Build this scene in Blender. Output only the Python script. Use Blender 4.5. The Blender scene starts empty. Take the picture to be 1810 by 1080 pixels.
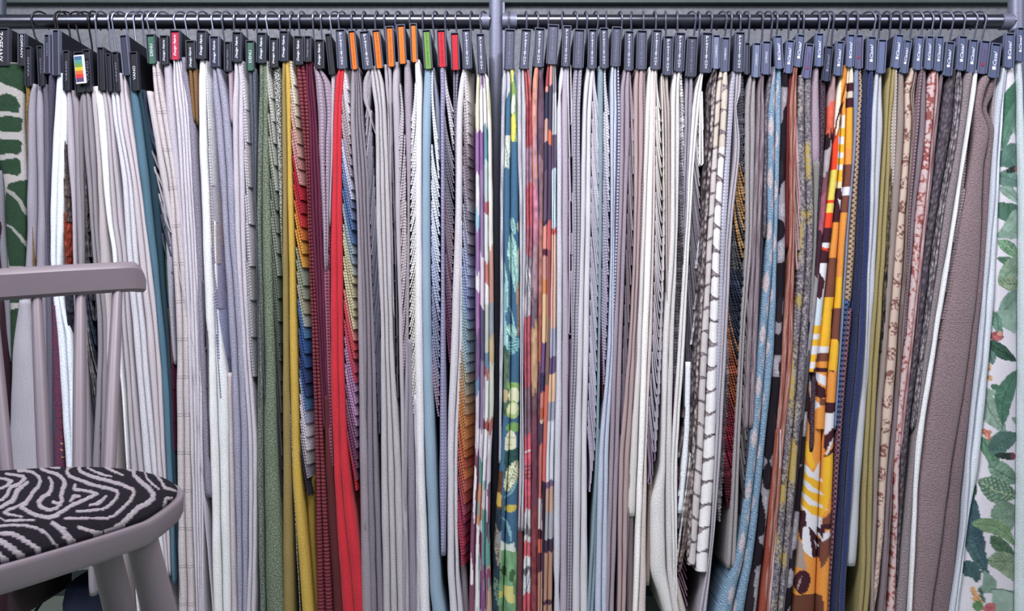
import bpy, math, random
import numpy as np
from mathutils import Vector, Matrix
random.seed(7)
RNG = np.random.RandomState(11)
S = bpy.context.scene
COL = S.collection
# ---------------------------------------------------------------- camera, light, exposure
F_PX = 1530.0          # focal length in pixels of the 1810 px wide frame
CZ = 0.74              # camera height
D0 = 1.70              # distance of the front edges of the hanging samples
DR = 1.85              # distance of the rail
def P(x, y, d):        # point seen at (x, y) at distance d
    return ((x-905.0)*d/F_PX, d, CZ+(540.0-y)*d/F_PX)
cam_d = bpy.data.cameras.new('camera'); cam_d.sensor_width = 36.0; cam_d.lens = 36.0*F_PX/1810.0
cam_d.clip_start = 0.02
cam = bpy.data.objects.new('camera', cam_d); COL.objects.link(cam)
cam.location = (0, 0, CZ); cam.rotation_euler = (math.pi/2, 0, 0); S.camera = cam
w = bpy.data.worlds.new('world'); S.world = w; w.use_nodes = True
w.node_tree.nodes['Background'].inputs[0].default_value = (0.60, 0.62, 0.78, 1)
w.node_tree.nodes['Background'].inputs[1].default_value = 0.24
def area(name, loc, target, size, size_y, power, color):
    l = bpy.data.lights.new(name, 'AREA'); l.shape = 'RECTANGLE'; l.size = size; l.size_y = size_y
    l.energy = power; l.color = color
    o = bpy.data.objects.new(name, l); COL.objects.link(o); o.location = loc
    o.rotation_euler = (Vector(target)-Vector(loc)).to_track_quat('-Z', 'Y').to_euler()
    return o
area('shop_ceiling_light', (-0.10, 0.60, 2.30), (-0.02, 1.75, 1.10), 0.9, 0.5, 36, (1.0, 0.97, 0.98))
area('window_light_left', (-1.45, 0.15, 2.25), (0.0, 1.75, 1.05), 1.0, 1.0, 32, (0.93, 0.94, 1.0))
area('window_light_right', (1.6, 0.2, 2.25), (0.15, 1.75, 1.05), 1.0, 1.0, 23, (0.95, 0.94, 1.0))
S.view_settings.view_transform = 'Standard'; S.view_settings.look = 'None'
S.view_settings.exposure = 0.17; S.view_settings.gamma = 1.0; S.view_settings.use_curve_mapping = False
# ---------------------------------------------------------------- helpers
def lin(h):
    h = h.lstrip('#'); c = [int(h[i:i+2], 16)/255.0 for i in (0, 2, 4)]
    return tuple(((v+0.055)/1.055)**2.4 if v > 0.04045 else v/12.92 for v in c)
def mesh_obj(name, verts, faces, mat, parent=None, uv=None, col=None, smooth=True, loc=None):
    me = bpy.data.meshes.new(name)
    me.from_pydata([tuple(v) for v in verts], [], faces); me.materials.append(mat)
    if smooth: me.polygons.foreach_set('use_smooth', [True]*len(me.polygons))
    if uv is not None:
        l = me.uv_layers.new(name='UVMap'); idx = np.zeros(len(me.loops), dtype=np.int32)
        me.loops.foreach_get('vertex_index', idx)
        l.data.foreach_set('uv', np.asarray(uv, dtype=np.float32)[idx].ravel())
    if col is not None:
        a = me.color_attributes.new('pattern', 'FLOAT_COLOR', 'POINT')
        c = np.ones((len(verts), 4), dtype=np.float32); c[:, :3] = col; a.data.foreach_set('color', c.ravel())
    me.update()
    o = bpy.data.objects.new(name, me); COL.objects.link(o)
    if parent is not None: o.parent = parent
    if loc is not None: o.location = loc
    return o
def tag(o, label, cat, group=None):
    o['label'] = label; o['category'] = cat
    if group: o['group'] = group
def struct(o): o['kind'] = 'structure'; return o
def empty(name, loc):
    o = bpy.data.objects.new(name, None); COL.objects.link(o); o.location = loc; o.empty_display_size = 0.02
    return o
def box_data(x0, x1, y0, y1, z0, z1):
    v = [(x0,y0,z0),(x1,y0,z0),(x1,y1,z0),(x0,y1,z0),(x0,y0,z1),(x1,y0,z1),(x1,y1,z1),(x0,y1,z1)]
    f = [(0,3,2,1),(4,5,6,7),(0,1,5,4),(1,2,6,5),(2,3,7,6),(3,0,4,7)]
    return v, f
class MB:
    def __init__(s): s.v = []; s.f = []
    def add(s, v, f):
        n = len(s.v); s.v += [tuple(q) for q in v]; s.f += [tuple(i+n for i in t) for t in f]; return s
    def box(s, *a): return s.add(*box_data(*a))
    def tube(s, pts, r, n=10, closed=False):
        pts = [Vector(p) for p in pts]; rs = r if isinstance(r, (list, tuple)) else [r]*len(pts)
        b = len(s.v); m = len(pts); up = None
        for i, p in enumerate(pts):
            t = (pts[min(i+1, m-1)]-pts[max(i-1, 0)]).normalized()
            if up is None: up = Vector((0, 0, 1)) if abs(t.z) < 0.9 else Vector((0, 1, 0))
            a = t.cross(up).normalized(); c = a.cross(t).normalized(); up = c
            for k in range(n):
                q = p+(a*math.cos(2*math.pi*k/n)+c*math.sin(2*math.pi*k/n))*rs[i]; s.v.append(tuple(q))
        for i in range(m-1):
            for k in range(n):
                s.f.append((b+i*n+k, b+i*n+(k+1)%n, b+(i+1)*n+(k+1)%n, b+(i+1)*n+k))
        s.f.append(tuple(b+k for k in reversed(range(n)))); s.f.append(tuple(b+(m-1)*n+k for k in range(n)))
        return s
    def obj(s, name, mat, parent=None, smooth=True, off=(0,0,0), **k):
        v = [(a-off[0], b-off[1], c-off[2]) for a, b, c in s.v]
        o = mesh_obj(name, v, s.f, mat, parent, smooth=smooth, **k)
        if smooth:
            try: o.data.set_sharp_from_angle(angle=math.radians(40))
            except Exception: pass
        return o
# ---------------------------------------------------------------- materials
def new_mat(name, rough=0.8, metal=0.0):
    m = bpy.data.materials.new(name); m.use_nodes = True; nt = m.node_tree
    b = nt.nodes['Principled BSDF']; b.inputs['Roughness'].default_value = rough; b.inputs['Metallic'].default_value = metal
    return m, nt, b
def N(nt, t, **k):
    n = nt.nodes.new(t)
    for a, v in k.items():
        if a in n.inputs: n.inputs[a].default_value = v
        else: setattr(n, a, v)
    return n
def mathn(nt, op, a, b=None):
    n = nt.nodes.new('ShaderNodeMath'); n.operation = op
    for i, q in enumerate((a, b)):
        if q is None: continue
        if isinstance(q, (int, float)): n.inputs[i].default_value = q
        else: nt.links.new(q, n.inputs[i])
    return n.outputs[0]
def mix(nt, fac, a, b, mode='MIX'):
    n = nt.nodes.new('ShaderNodeMix'); n.data_type = 'RGBA'; n.blend_type = mode
    for s, q in ((0, fac), (6, a), (7, b)):
        if isinstance(q, (int, float)): n.inputs[s].default_value = q
        elif isinstance(q, tuple): n.inputs[s].default_value = (*q[:3], 1)
        else: nt.links.new(q, n.inputs[s])
    return n.outputs[2]
def ramp(nt, v, lo, hi):
    n = nt.nodes.new('ShaderNodeMapRange'); n.inputs[1].default_value = lo; n.inputs[2].default_value = hi
    nt.links.new(v, n.inputs[0]); return n.outputs[0]
def simple(name, hexc, rough=0.6, metal=0.0, var=0.08, scale=60, bump=0.0):
    m, nt, b = new_mat(name, rough, metal); tc = N(nt, 'ShaderNodeTexCoord')
    no = N(nt, 'ShaderNodeTexNoise', Scale=scale, Detail=4.0); nt.links.new(tc.outputs['Object'], no.inputs['Vector'])
    c = lin(hexc); k = ramp(nt, no.outputs[0], 0.3, 0.7)
    o = mix(nt, k, tuple(v*(1-var) for v in c), tuple(min(1, v*(1+var)) for v in c)); nt.links.new(o, b.inputs['Base Color'])
    if bump:
        bp = N(nt, 'ShaderNodeBump', Strength=bump, Distance=0.002); nt.links.new(no.outputs[0], bp.inputs['Height'])
        nt.links.new(bp.outputs[0], b.inputs['Normal'])
    return m
_fab = {}
def fab(hexc, kind='p', hex2=None):
    key = (hexc, kind, hex2)
    if key in _fab: return _fab[key]
    m, nt, b = new_mat('cloth_'+kind, 0.92); b.inputs['Specular IOR Level'].default_value = 0.15
    uv = N(nt, 'ShaderNodeUVMap'); U = uv.outputs[0]
    def mapped(sx, sy, rot=0.0):
        q = N(nt, 'ShaderNodeMapping'); q.inputs['Scale'].default_value = (sx, sy, 1); q.inputs['Rotation'].default_value = (0, 0, rot)
        nt.links.new(U, q.inputs[0]); return q.outputs[0]
    def noise(sx, sy, det=2.0):
        n = N(nt, 'ShaderNodeTexNoise', Scale=1.0, Detail=det); nt.links.new(mapped(sx, sy), n.inputs['Vector']); return n.outputs[0]
    def wave(sx, sy, axis='X', dist=0.0, rot=0.0):
        n = N(nt, 'ShaderNodeTexWave', Scale=1.0, Distortion=dist); n.bands_direction = axis
        nt.links.new(mapped(sx, sy, rot), n.inputs['Vector']); return n.outputs[1]
    if hexc == 'pattern':
        at = N(nt, 'ShaderNodeVertexColor'); at.layer_name = 'pattern'; c0 = at.outputs[0]; amp = 0.16
        f = ramp(nt, noise(620, 620, 3), 0.32, 0.68)
        base = mix(nt, 1.0, c0, mix(nt, f, (1-amp,)*3, (1+amp,)*3), 'MULTIPLY'); height = f; bs, bd = 0.35, 0.0006
        if kind == 'f': bs, bd = 0.9, 0.0015
    else:
        c = lin(hexc); g_ = sum(c)/3; c = tuple((v+(g_-v)*0.17)**1.1 for v in c); c2 = lin(hex2) if hex2 else tuple(v*0.45 for v in c)
        fine = mix(nt, 0.5, ramp(nt, noise(900, 900), 0.3, 0.7), ramp(nt, noise(330, 420, 3), 0.35, 0.65))
        lum = 0.3*c[0]+0.6*c[1]+0.1*c[2]
        dk = lambda k: tuple(min(1, v*k) for v in c)
        base = mix(nt, fine, dk(0.72), dk(1.16)); sl = ramp(nt, noise(500, 22), 0.38, 0.62); base = mix(nt, mathn(nt, 'MULTIPLY', sl, 0.22), base, dk(0.72)); height = fine; bs, bd = 0.7, 0.0012
        if kind == 'w':
            a = wave(105, 105, 'X', 0.6); e = wave(120, 120, 'Y', 0.8)
            h = mathn(nt, 'MULTIPLY', a, e); long = ramp(nt, noise(240, 25), 0.35, 0.65)
            base = mix(nt, h, base, dk(0.62)); base = mix(nt, mathn(nt, 'MULTIPLY', long, 0.3), base, dk(0.78)); height = h; bs, bd = 0.5, 0.0006
        elif kind == 'm':
            s1 = ramp(nt, noise(330, 420, 3), 0.44, 0.56); base = mix(nt, s1, base, c2); height = s1; bs, bd = 0.6, 0.001
        elif kind == 'g':
            s1 = ramp(nt, noise(330, 400, 2), 0.45, 0.55); base = mix(nt, s1, base, c2); height = s1; bs, bd = 0.6, 0.001
        elif kind == 'v':
            s1 = ramp(nt, noise(700, 18, 2), 0.42, 0.58); base = mix(nt, s1, base, c2)
        elif kind == 'd':
            a = wave(42, 42, 'X'); e = wave(48, 48, 'Y')
            h = ramp(nt, mathn(nt, 'MULTIPLY', a, e), 0.2, 0.45); base = mix(nt, h, c2, base); height = h; bs, bd = 0.8, 0.0015
        elif kind == 'r':
            e = wave(14, 44, 'Y', 2.5); h = ramp(nt, e, 0.1, 0.65); base = mix(nt, h, c2, base); height = h; bs, bd = 0.8, 0.002
        elif kind == 'b':
            a = wave(40, 40, 'X', 0.0, 0.9); e = wave(40, 40, 'X', 0.0, -0.9)
            h = ramp(nt, mathn(nt, 'MAXIMUM', a, e), 0.45, 0.85); base = mix(nt, h, c2, base); height = h; bs, bd = 0.8, 0.0015
        elif kind == 'c':
            sep = N(nt, 'ShaderNodeSeparateXYZ'); nt.links.new(U, sep.inputs[0])
            def line(o, per, wd, ph=0.0):
                q = mathn(nt, 'FRACT', mathn(nt, 'ADD', mathn(nt, 'DIVIDE', o, per), ph))
                return mathn(nt, 'LESS_THAN', q, wd/per)
            nb = mathn(nt, 'MULTIPLY', mathn(nt, 'SUBTRACT', noise(60, 60), 0.5), 0.004)
            yy = mathn(nt, 'ADD', sep.outputs[1], nb)
            big = mathn(nt, 'MAXIMUM', line(yy, 0.0745, 0.0012), line(yy, 0.0745, 0.0012, 0.94))
            thin = mathn(nt, 'MAXIMUM', line(yy, 0.0124, 0.0006), line(sep.outputs[0], 0.0062, 0.0005))
            base = mix(nt, mathn(nt, 'MULTIPLY', thin, 0.28), base, c2); base = mix(nt, mathn(nt, 'MULTIPLY', big, 0.62), base, c2)
        elif kind == 'f':
            s1 = noise(300, 340, 5); s2 = ramp(nt, noise(60, 90, 3), 0.35, 0.65)
            lw = 0.88 if lum > 0.5 else 0.72; base = mix(nt, ramp(nt, s1, 0.38, 0.62), dk(lw), dk(1.12)); base = mix(nt, mathn(nt, 'MULTIPLY', s2, 0.25), base, dk(lw)); height = s1; bs, bd = (0.7, 0.0018) if lum > 0.5 else (1.0, 0.0035)
            b.inputs['Sheen Weight'].default_value = 0.25; b.inputs['Sheen Roughness'].default_value = 0.5
        elif kind == 'k':
            vo = N(nt, 'ShaderNodeTexVoronoi', Scale=1.0); nt.links.new(mapped(190, 90), vo.inputs['Vector'])
            s1 = ramp(nt, vo.outputs[0], 0.15, 0.75); base = mix(nt, s1, base, c2); height = mathn(nt, 'SUBTRACT', 1.0, s1); bs, bd = 1.0, 0.003
        elif kind == 'q':   # velvet sheen
            b.inputs['Sheen Weight'].default_value = 0.15; b.inputs['Sheen Roughness'].default_value = 0.4
    nt.links.new(base, b.inputs['Base Color'])
    bp = N(nt, 'ShaderNodeBump', Strength=bs, Distance=bd); nt.links.new(height, bp.inputs['Height']); nt.links.new(bp.outputs[0], b.inputs['Normal'])
    _fab[key] = m; return m
M_RAIL = simple('brushed_steel', '#62646f', 0.24, 0.95, 0.1, 25)
M_POST = simple('grey_powder_coat', '#6f7388', 0.45, 0.3, 0.06, 200, 0.15)
M_WIRE = simple('zinc_wire', '#8e94a8', 0.3, 0.85)
M_WIREB = simple('black_wire', '#16161c', 0.4, 0.3)
M_WIREG = simple('grey_wire', '#5a5d70', 0.4, 0.5)
HB = {'k': ('#14151e', '#3a3c4c'), 's': ('#181a26', '#787c96'), 'g': ('#3a3c4c', '#62667e'), 'n': ('#1b1c26', '#4b4e60'), 'c': ('#23253a', '#737996')}
_hm = {}
def hmat(hexc, rough=0.55):
    if hexc not in _hm:
        _hm[hexc] = simple('header_card', '#%02x%02x%02x' % tuple(int(int(hexc[i:i+2], 16)*0.86) for i in (1, 3, 5)), rough, 0.0, 0.05, 400, 0.1); _hm[hexc].node_tree.nodes['Principled BSDF'].inputs['Specular IOR Level'].default_value = 0.25
    return _hm[hexc]
M_LET = simple('white_print', '#d8dcec', 0.6); M_LETD = simple('dim_print', '#7d8098', 0.6)
# ---------------------------------------------------------------- cloth builders
def hermite(ys, xs, y):
    ys = np.asarray(ys, float); xs = np.asarray(xs, float)
    if len(ys) == 1: return np.full(np.shape(y), xs[0])
    h = np.diff(ys); dl = np.diff(xs)/h; m = np.zeros(len(ys)); m[0] = dl[0]; m[-1] = dl[-1]
    for i in range(1, len(ys)-1):
        m[i] = 0 if dl[i-1]*dl[i] <= 0 else 2*dl[i-1]*dl[i]/(dl[i-1]+dl[i])
    yc = np.clip(y, ys[0], ys[-1]); i = np.clip(np.searchsorted(ys, yc, 'right')-1, 0, len(h)-1)
    t = (yc-ys[i])/h[i]
    r = (2*t**3-3*t**2+1)*xs[i]+(t**3-2*t**2+t)*h[i]*m[i]+(-2*t**3+3*t**2)*xs[i+1]+(t**3-t**2)*h[i]*m[i+1]
    return r+np.where(y > ys[-1], (y-ys[-1])*m[-1], 0)+np.where(y < ys[0], (y-ys[0])*m[0]*0.3, 0)
def wob(y, amp, seed, per=130.0):
    r = np.random.RandomState(seed); out = 0*y
    for k in range(4):
        out = out+np.sin(y/(per/(1+k*0.8))*2*math.pi+r.rand()*6.28)*amp/(1+k*0.9)*(r.rand()*0.8+0.3)
    return out
def grid_faces(nr, nc):
    return [(i*nc+j, i*nc+j+1, (i+1)*nc+j+1, (i+1)*nc+j) for i in range(nr-1) for j in range(nc-1)]
K = D0/F_PX
_seed = [100]
def strip(parent, name, mat, yt, yb, fl, fr, off=0.0, depth=0.27, paint=None, amp=0.5, flare=None):
    """one folded length of cloth: rounded front edge, flat sides running back."""
    _seed[0] += 1; sd = _seed[0]
    step = 1.9 if paint else 9.0
    n = max(4, int((yb-yt)/step)+1); y = np.linspace(yt, yb, n)
    xl = fl(y); xr = fr(y); w = np.maximum(xr-xl, 1.2); wm = float(np.median(w))
    nn = 8 if wm < 22 else 12
    if paint: nn = max(10, int(wm/1.1))
    th = np.pi*np.arange(nn+1)/nn; s = (1-np.cos(th))/2
    pw = 1.0 if wm < 30 else (0.6 if wm < 60 else 0.35)
    q = 1-np.sin(th)**pw; q = np.clip(q, 0, 1)
    dw = wob(y, 0.0012, sd+5, 260)
    nd = np.minimum(w*K*0.62, 0.016)
    X = xl[:, None]+s[None, :]*w[:, None]
    Y = nd[:, None]*q[None, :]+off+dw[:, None]
    X = np.concatenate([xl[:, None], X, xr[:, None]], 1); Yb = np.full((n, 1), depth)
    Y = np.concatenate([Yb, Y, Yb], 1)
    if yb < 1075:      # hem
        for k in range(min(3, n)): Y[-1-k, 1:-1] += [0.003, 0.0012, 0.0][k] if not paint else 0
    Xw = (X-905)*K; Yw = D0+Y; Zw = np.repeat((CZ+(540-y)*K)[:, None], X.shape[1], 1)
    nc = X.shape[1]
    seg = np.sqrt(np.diff(Xw, axis=1)**2+np.diff(Yw, axis=1)**2); u = np.concatenate([np.zeros((n, 1)), np.cumsum(seg, 1)], 1)
    u = u-u[:, nc//2][:, None]+random.random()*5; V = np.stack([u, Zw+(0 if not paint else 0)], 2).reshape(-1, 2)
    px, py, pz = parent.location
    v = np.stack([Xw-px, Yw-py, Zw-pz], 2).reshape(-1, 3)
    f = grid_faces(n, nc); f.append(tuple((n-1)*nc+j for j in range(nc))); f.append(tuple(j for j in reversed(range(nc))))
    f += [(i*nc, (i+1)*nc, (i+1)*nc+nc-1, i*nc+nc-1) for i in range(n-1)]
    col = None
    if paint:
        Xp = np.concatenate([xl[:, None], xl[:, None]+s[None, :]*w[:, None], xr[:, None]], 1)
        col = paint(Xp.ravel(), np.repeat(y[:, None], nc, 1).ravel())
    return mesh_obj(name, v, f, mat, parent, uv=V, col=col)
def lengths(parent, mat, nf, ys, xl, xr, yt, yb, off=0.0, paint=None, amp=0.6, name='fabric_length', depth=0.27):
    _seed[0] += 1; sd = _seed[0]*7
    r = np.random.RandomState(sd); ww = 1+0.25*(r.rand(nf)-0.5); cum = np.concatenate([[0], np.cumsum(ww)])/ww.sum()
    def edge(j):
        a = 0.0 if j in (0, nf) else min(1.0, 0.5)*amp
        def g(y):
            L = hermite(ys, xl, y); R = hermite(ys, xr, y)
            b = L+(R-L)*cum[j]
            return b+wob(y, a*1.2 if a else amp*0.45, sd+j*3, 240)
        return g
    for j in range(nf):
        e0, e1 = edge(j), edge(j+1)
        g = 0.35
        strip(parent, name, mat, yt, yb if j == 0 else yb+(r.rand()*10-5 if yb < 1075 else 0),
              (lambda y, e=e0: e(y)+g), (lambda y, e=e1: e(y)-g), off+r.rand()*0.004, depth, paint, amp)
def ribbon(parent, mats, path, wpx, off, depth, pink=False, name='swatch', face=None, sub=None):
    """thin sheet whose front edge follows path [(x, y)] in front-plane units; runs straight back (or along face)."""
    pts = np.asarray(path, float); seg = np.r_[0, np.cumsum(np.hypot(np.diff(pts[:, 0]), np.diff(pts[:, 1])))]
    st = 2.6 if pink else 5.0
    m = max(4, int(seg[-1]/st)); t = np.linspace(0, seg[-1], m+1)
    x = np.interp(t, seg, pts[:, 0]); y = np.interp(t, seg, pts[:, 1])
    tx = np.gradient(x); ty = np.gradient(y); L = np.hypot(tx, ty)+1e-9; nx, ny = ty/L, -tx/L   # normal to the right when heading down
    hw = np.full(m+1, wpx/2.0); dd = np.zeros(m+1)
    if pink: hw = hw*np.where(np.arange(m+1) % 2 == 0, 1.12, 0.62); dd = np.where(np.arange(m+1) % 2 == 0, 0, 0.0010)
    rows = []
    if face is None: prof = [(-1, depth), (-1, 0.0012), (-0.55, 0), (0.55, 0), (1, 0.0012), (1, depth)]
    else: prof = [(-1, 0.004), (-1, 0.0012), (-0.55, 0), (0.55, 0), (1, 0.0012)]
    V = []; UV = []
    for a, d in prof:
        V.append(np.stack([(x+nx*hw*a-905)*K, D0+off+d+np.where(d < 0.01, dd, 0), CZ+(540-y-ny*0)*K], 1)); UV.append(np.stack([0*x+a*0.002+d, CZ+(540-y)*K], 1))
    if face is not None:
        xr, fd = face; V.append(np.stack([np.maximum(0*x+xr, x+2)*1.0, 0*x, 0*x], 1))
        jx = (x+wpx*0.7-905)*K; V[-1] = np.stack([jx, D0+off+0.004+0*x, CZ+(540-y)*K], 1); UV.append(np.stack([0*x+0.01, CZ+(540-y)*K], 1)); V.append(V[-1])
        X = (np.maximum(0*x+xr, x+2)-905)*K; V[-1] = np.stack([X, D0+off+fd+0*x, CZ+(540-y)*K], 1)
        UV.append(np.stack([0*x+0.03, CZ+(540-y)*K], 1))
        # back skin
        V.append(np.stack([X, D0+off+fd+0.0015+0*x, CZ+(540-y)*K], 1)); UV.append(UV[-1])
    nc = len(V); v = np.stack(V, 1).reshape(-1, 3)-np.array(parent.location)[None, :]; uv = np.stack(UV, 1).reshape(-1, 2)
    f = grid_faces(m+1, nc); f.append(tuple(m*nc+j for j in range(nc))); f += [(i*nc, (i+1)*nc, (i+1)*nc+nc-1, i*nc+nc-1) for i in range(m)]
    return mesh_obj(name, v, f, mats, parent, uv=uv, smooth=False)
def mixhex(a, b, t):
    A = [int(a[i:i+2], 16) for i in (1, 3, 5)]; B = [int(b[i:i+2], 16) for i in (1, 3, 5)]
    return '#%02x%02x%02x' % tuple(int(round(p+(q-p)*t)) for p, q in zip(A, B))
def cascade(parent, style, n, y0, y1, Lk, ys, xl, xr, cols, kind='w', wpx=3.0, off=0.004, depth=0.2, fr=0.42):
    """a fan of small swatches, each one ending lower than the one before."""
    _seed[0] += 1; r = np.random.RandomState(_seed[0]*3)
    st = (y1-y0)/n; dirn = -1 if style.endswith('/') else 1; sty = style.rstrip('/\\')
    for k in range(n):
        yk = y0+(k+1)*st+(r.rand()-0.5)*st*0.35
        c = cols[0] if len(cols) == 1 else None
        if c is None:
            q = k/(max(1, n-1))*(len(cols)-1); i = min(int(q), len(cols)-2)
            c = cols[i] if r.rand() > (q-i) else cols[i+1]
        c = mixhex(c, '#000000' if r.rand() < 0.5 else '#ffffff', r.rand()*0.06)
        mt = fab(c, kind)
        L = st*Lk*(0.9+0.2*r.rand()); t = np.linspace(0, 1, 14); yy = yk-L*(1-t)
        if k < Lk: L = max(L, yk-ys[0]+2); yy = yk-L*(1-t)
        yy = np.maximum(yy, ys[0]-4)
        a = hermite(ys, xl, yy); b = hermite(ys, xr, yy)
        if sty in ('fin', 'fringe'):
            p = t**1.5 if dirn > 0 else 1-t**1.5
            x = a+wpx/2+(b-a-wpx)*p
            if sty == 'fringe': x = x+np.cumsum(r.randn(14))*0.5; x = np.clip(x, a, b)
            ribbon(parent, mt, np.stack([x, yy], 1), wpx*(0.9+0.3*r.rand()), off+k*0.00015+r.rand()*0.002, depth, pink=(sty == 'fin' and kind != 'p'))
        elif sty == 'thin':
            p = t**1.2 if dirn > 0 else 1-t**1.2
            x = a+wpx/2+(b-a-wpx)*p
            ribbon(parent, mt, np.stack([x, yy], 1), wpx*0.8, off+r.rand()*0.003, depth)
        elif sty == 'loop':
            W = b-a; g = 2.2+0.7*r.rand()
            p = t**1.4 if dirn > 0 else 1-t**1.4
            x = a+wpx/2+(W-wpx-g*2)*p
            xe, ye = x[-1], yy[-1]
            arc = [(xe+g*(1-math.cos(q)), ye+g*1.2*math.sin(q)) for q in np.linspace(0.3, math.pi, 6)]
            up = [(xe+2*g-0.4*j, ye-j*L*0.16) for j in range(1, 5)]
            ribbon(parent, mt, list(zip(x, yy))+arc+up, wpx*0.62, off+r.rand()*0.002, depth)
        elif sty == 'flap':
            x = a+wpx/2+(b-a)*fr*t**1.2
            xe = b[-1]
            ribbon(parent, mt, np.stack([x, yy], 1), wpx*0.9, off, depth, pink=True, face=(xe, 0.05))
        elif sty == 'sheet':
            x = a+wpx/2+(b-a)*0.25*t
            ribbon(parent, mt, np.stack([x, yy], 1), wpx*0.8, off, depth, pink=False, face=(b[-1], 0.03))
# ---------------------------------------------------------------- lettering
_txt = {}
def text_mesh(s, italic):
    if (s, italic) in _txt: return _txt[(s, italic)]
    cu = bpy.data.curves.new('letters', 'FONT'); cu.body = s; cu.size = 1.0; cu.align_x = 'CENTER'; cu.align_y = 'CENTER'
    cu.extrude = 0.02; cu.shear = 0.35 if italic else 0.0; cu.resolution_u = 2; cu.space_line = 0.62 if '\n' in s else 1.0
    if italic: cu.offset = 0.012
    o = bpy.data.objects.new('t', cu); COL.objects.link(o); dg = bpy.context.evaluated_depsgraph_get(); dg.update()
    me = bpy.data.meshes.new_from_object(o.evaluated_get(dg)); bpy.data.objects.remove(o)
    v = np.zeros(len(me.vertices)*3); me.vertices.foreach_get('co', v); v = v.reshape(-1, 3)
    lo, hi = v.min(0), v.max(0); v = v-(lo+hi)/2; v[:, :2] /= 1.0
    fs = [tuple(p.vertices) for p in me.polygons]
    _txt[(s, italic)] = (v, fs, (hi-lo)); return _txt[(s, italic)]
def lettering(parent, s, mode, cx, cz, y, length, thick, rot, mat):
    """mode up: reads upwards; down: reads downwards; stack: upright letters one below the other."""
    ital = mode == 'upi'
    if mode == 'stack': v, f, dim = text_mesh('\n'.join(s), False); sx, sz = thick/dim[0], length/dim[1]
    else: v, f, dim = text_mesh(s, ital); sx, sz = length/dim[0], thick/dim[1]
    x = v[:, 0]*sx; z = v[:, 1]*sz; d = -v[:, 2]*0.02
    if mode in ('up', 'upi'): x, z = -z, x
    elif mode == 'down': x, z = z, -x
    c, sn = math.cos(rot), math.sin(rot)
    X = x*c+z*sn+cx; Z = -x*sn+z*c+cz
    return mesh_obj('lettering', np.stack([X, d*0.8+y, Z], 1), f, mat, parent, smooth=False)
# ---------------------------------------------------------------- hanger head
def hanger(label, hd, group='fabric sample hangers on the rail'):
    """hd: xt0,xt1,xb0,xb1,yt,yb,kind,plate colour,text,wire"""
    xt0, xt1, xb0, xb1, yt, yb, kind, plate, text, wire = hd
    xc = (xt0+xt1+xb0+xb1)/4.0; yc = (yt+yb)/2.0
    X0 = (xc-905)*K; Z0 = CZ+(540-yc)*K; zr = P(0, 38, DR)[2]
    e = empty('fabric_sample_hanger', (X0, DR, zr)); tag(e, label, 'fabric hanger', group)
    w2 = ((xt1-xt0)+(xb1-xb0))/4.0*K; h2 = (yb-yt)/2.0*K
    rot = math.atan2(((xt0+xt1)-(xb0+xb1))/2.0, (yb-yt)); c, s = math.cos(rot), math.sin(rot)
    def R(v): return [((x*c+z*s), y, (-x*s+z*c)+Z0-zr) for x, y, z in v]
    yf = D0-DR-0.004
    body, rim = HB[kind]
    m = MB(); v, f = box_data(-w2+0.0012, w2-0.0012, yf+0.006, yf+0.30, -h2, h2); m.add(R(v), f)
    m.obj('header', hmat(body), e, smooth=False)
    m = MB(); t = 0.0016
    for a in ((-w2, -w2+t, yf, yf+0.012, -h2, h2), (w2-t, w2, yf, yf+0.012, -h2, h2), (-w2+t, w2-t, yf, yf+0.012, h2-t, h2)):
        v, f = box_data(*a); m.add(R(v), f)
    m.obj('header_rim', hmat(rim), e, smooth=False)
    pm = hmat(plate); inn = w2-t-0.0012
    m = MB(); v, f = box_data(-inn, inn, yf+0.002, yf+0.0055, -h2-0.001, h2-t-0.003); m.add(R(v), f)
    pl = m.obj('name_plate', pm, e, smooth=False)
    if text:
        s_, mode, pos, ln, th, dim = text
        cz = (0.5-pos)*2*h2; cx = cz*s
        o = lettering(pl, s_, mode, cx, cz*c+Z0-zr, yf+0.0016, ln*2*h2, th*2*inn, rot, M_LET if dim == 0 else (M_LETD if dim == 1 else hmat(dim)))
        if s_ == 'Casal':
            q = inn*0.48; zq = (0.5-pos)*2*h2-ln*h2-q*1.5; mm = MB(); v, f = box_data(-q, q, yf+0.0012, yf+0.002, zq-q, zq+q); mm.add(R(v), f)
            mm.obj('logo_square', M_LET if dim == 0 else (hmat('#a03a52') if dim != 1 else M_LETD), pl, smooth=False)
    # hook: wire loop over the rail and a stem down into the header
    wm = {'b': M_WIREB, 'z': M_WIRE, 'g': M_WIREG}[wire]
    yaw = random.uniform(-0.55, 0.55) if wire != 'g' else random.uniform(-0.35, 0.45)
    if xc < 905: yaw = yaw*0.7+0.25+0.5*max(0, (500-xc)/500)
    else: yaw = yaw*0.7-0.1-0.45*max(0, (xc-1150)/650)
    r = 0.0205; cx0 = (random.random()-0.5)*0.008; cy, sy = math.cos(yaw), math.sin(yaw); zc = 0.0
    pts = []
    for a in np.linspace(-40, 205, 22):
        q = math.radians(a); pts.append((cx0+math.cos(q)*r*sy, math.cos(q)*r*cy, zc+math.sin(q)*r))
    top = Z0+h2-zr; ex = s*h2
    p = pts[-1]; yq = -0.004
    pts += [(cx0*0.6+p[0]*0.6, p[1]*0.75, min(-0.014, top*0.55)), (ex*0.5+p[0]*0.15, yq, top+0.008), (ex, yq, top-0.006)]
    MB().tube(pts, 0.0019 if wire != 'g' else 0.0021, 8).obj('hook', wm, e)
    return e
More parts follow.
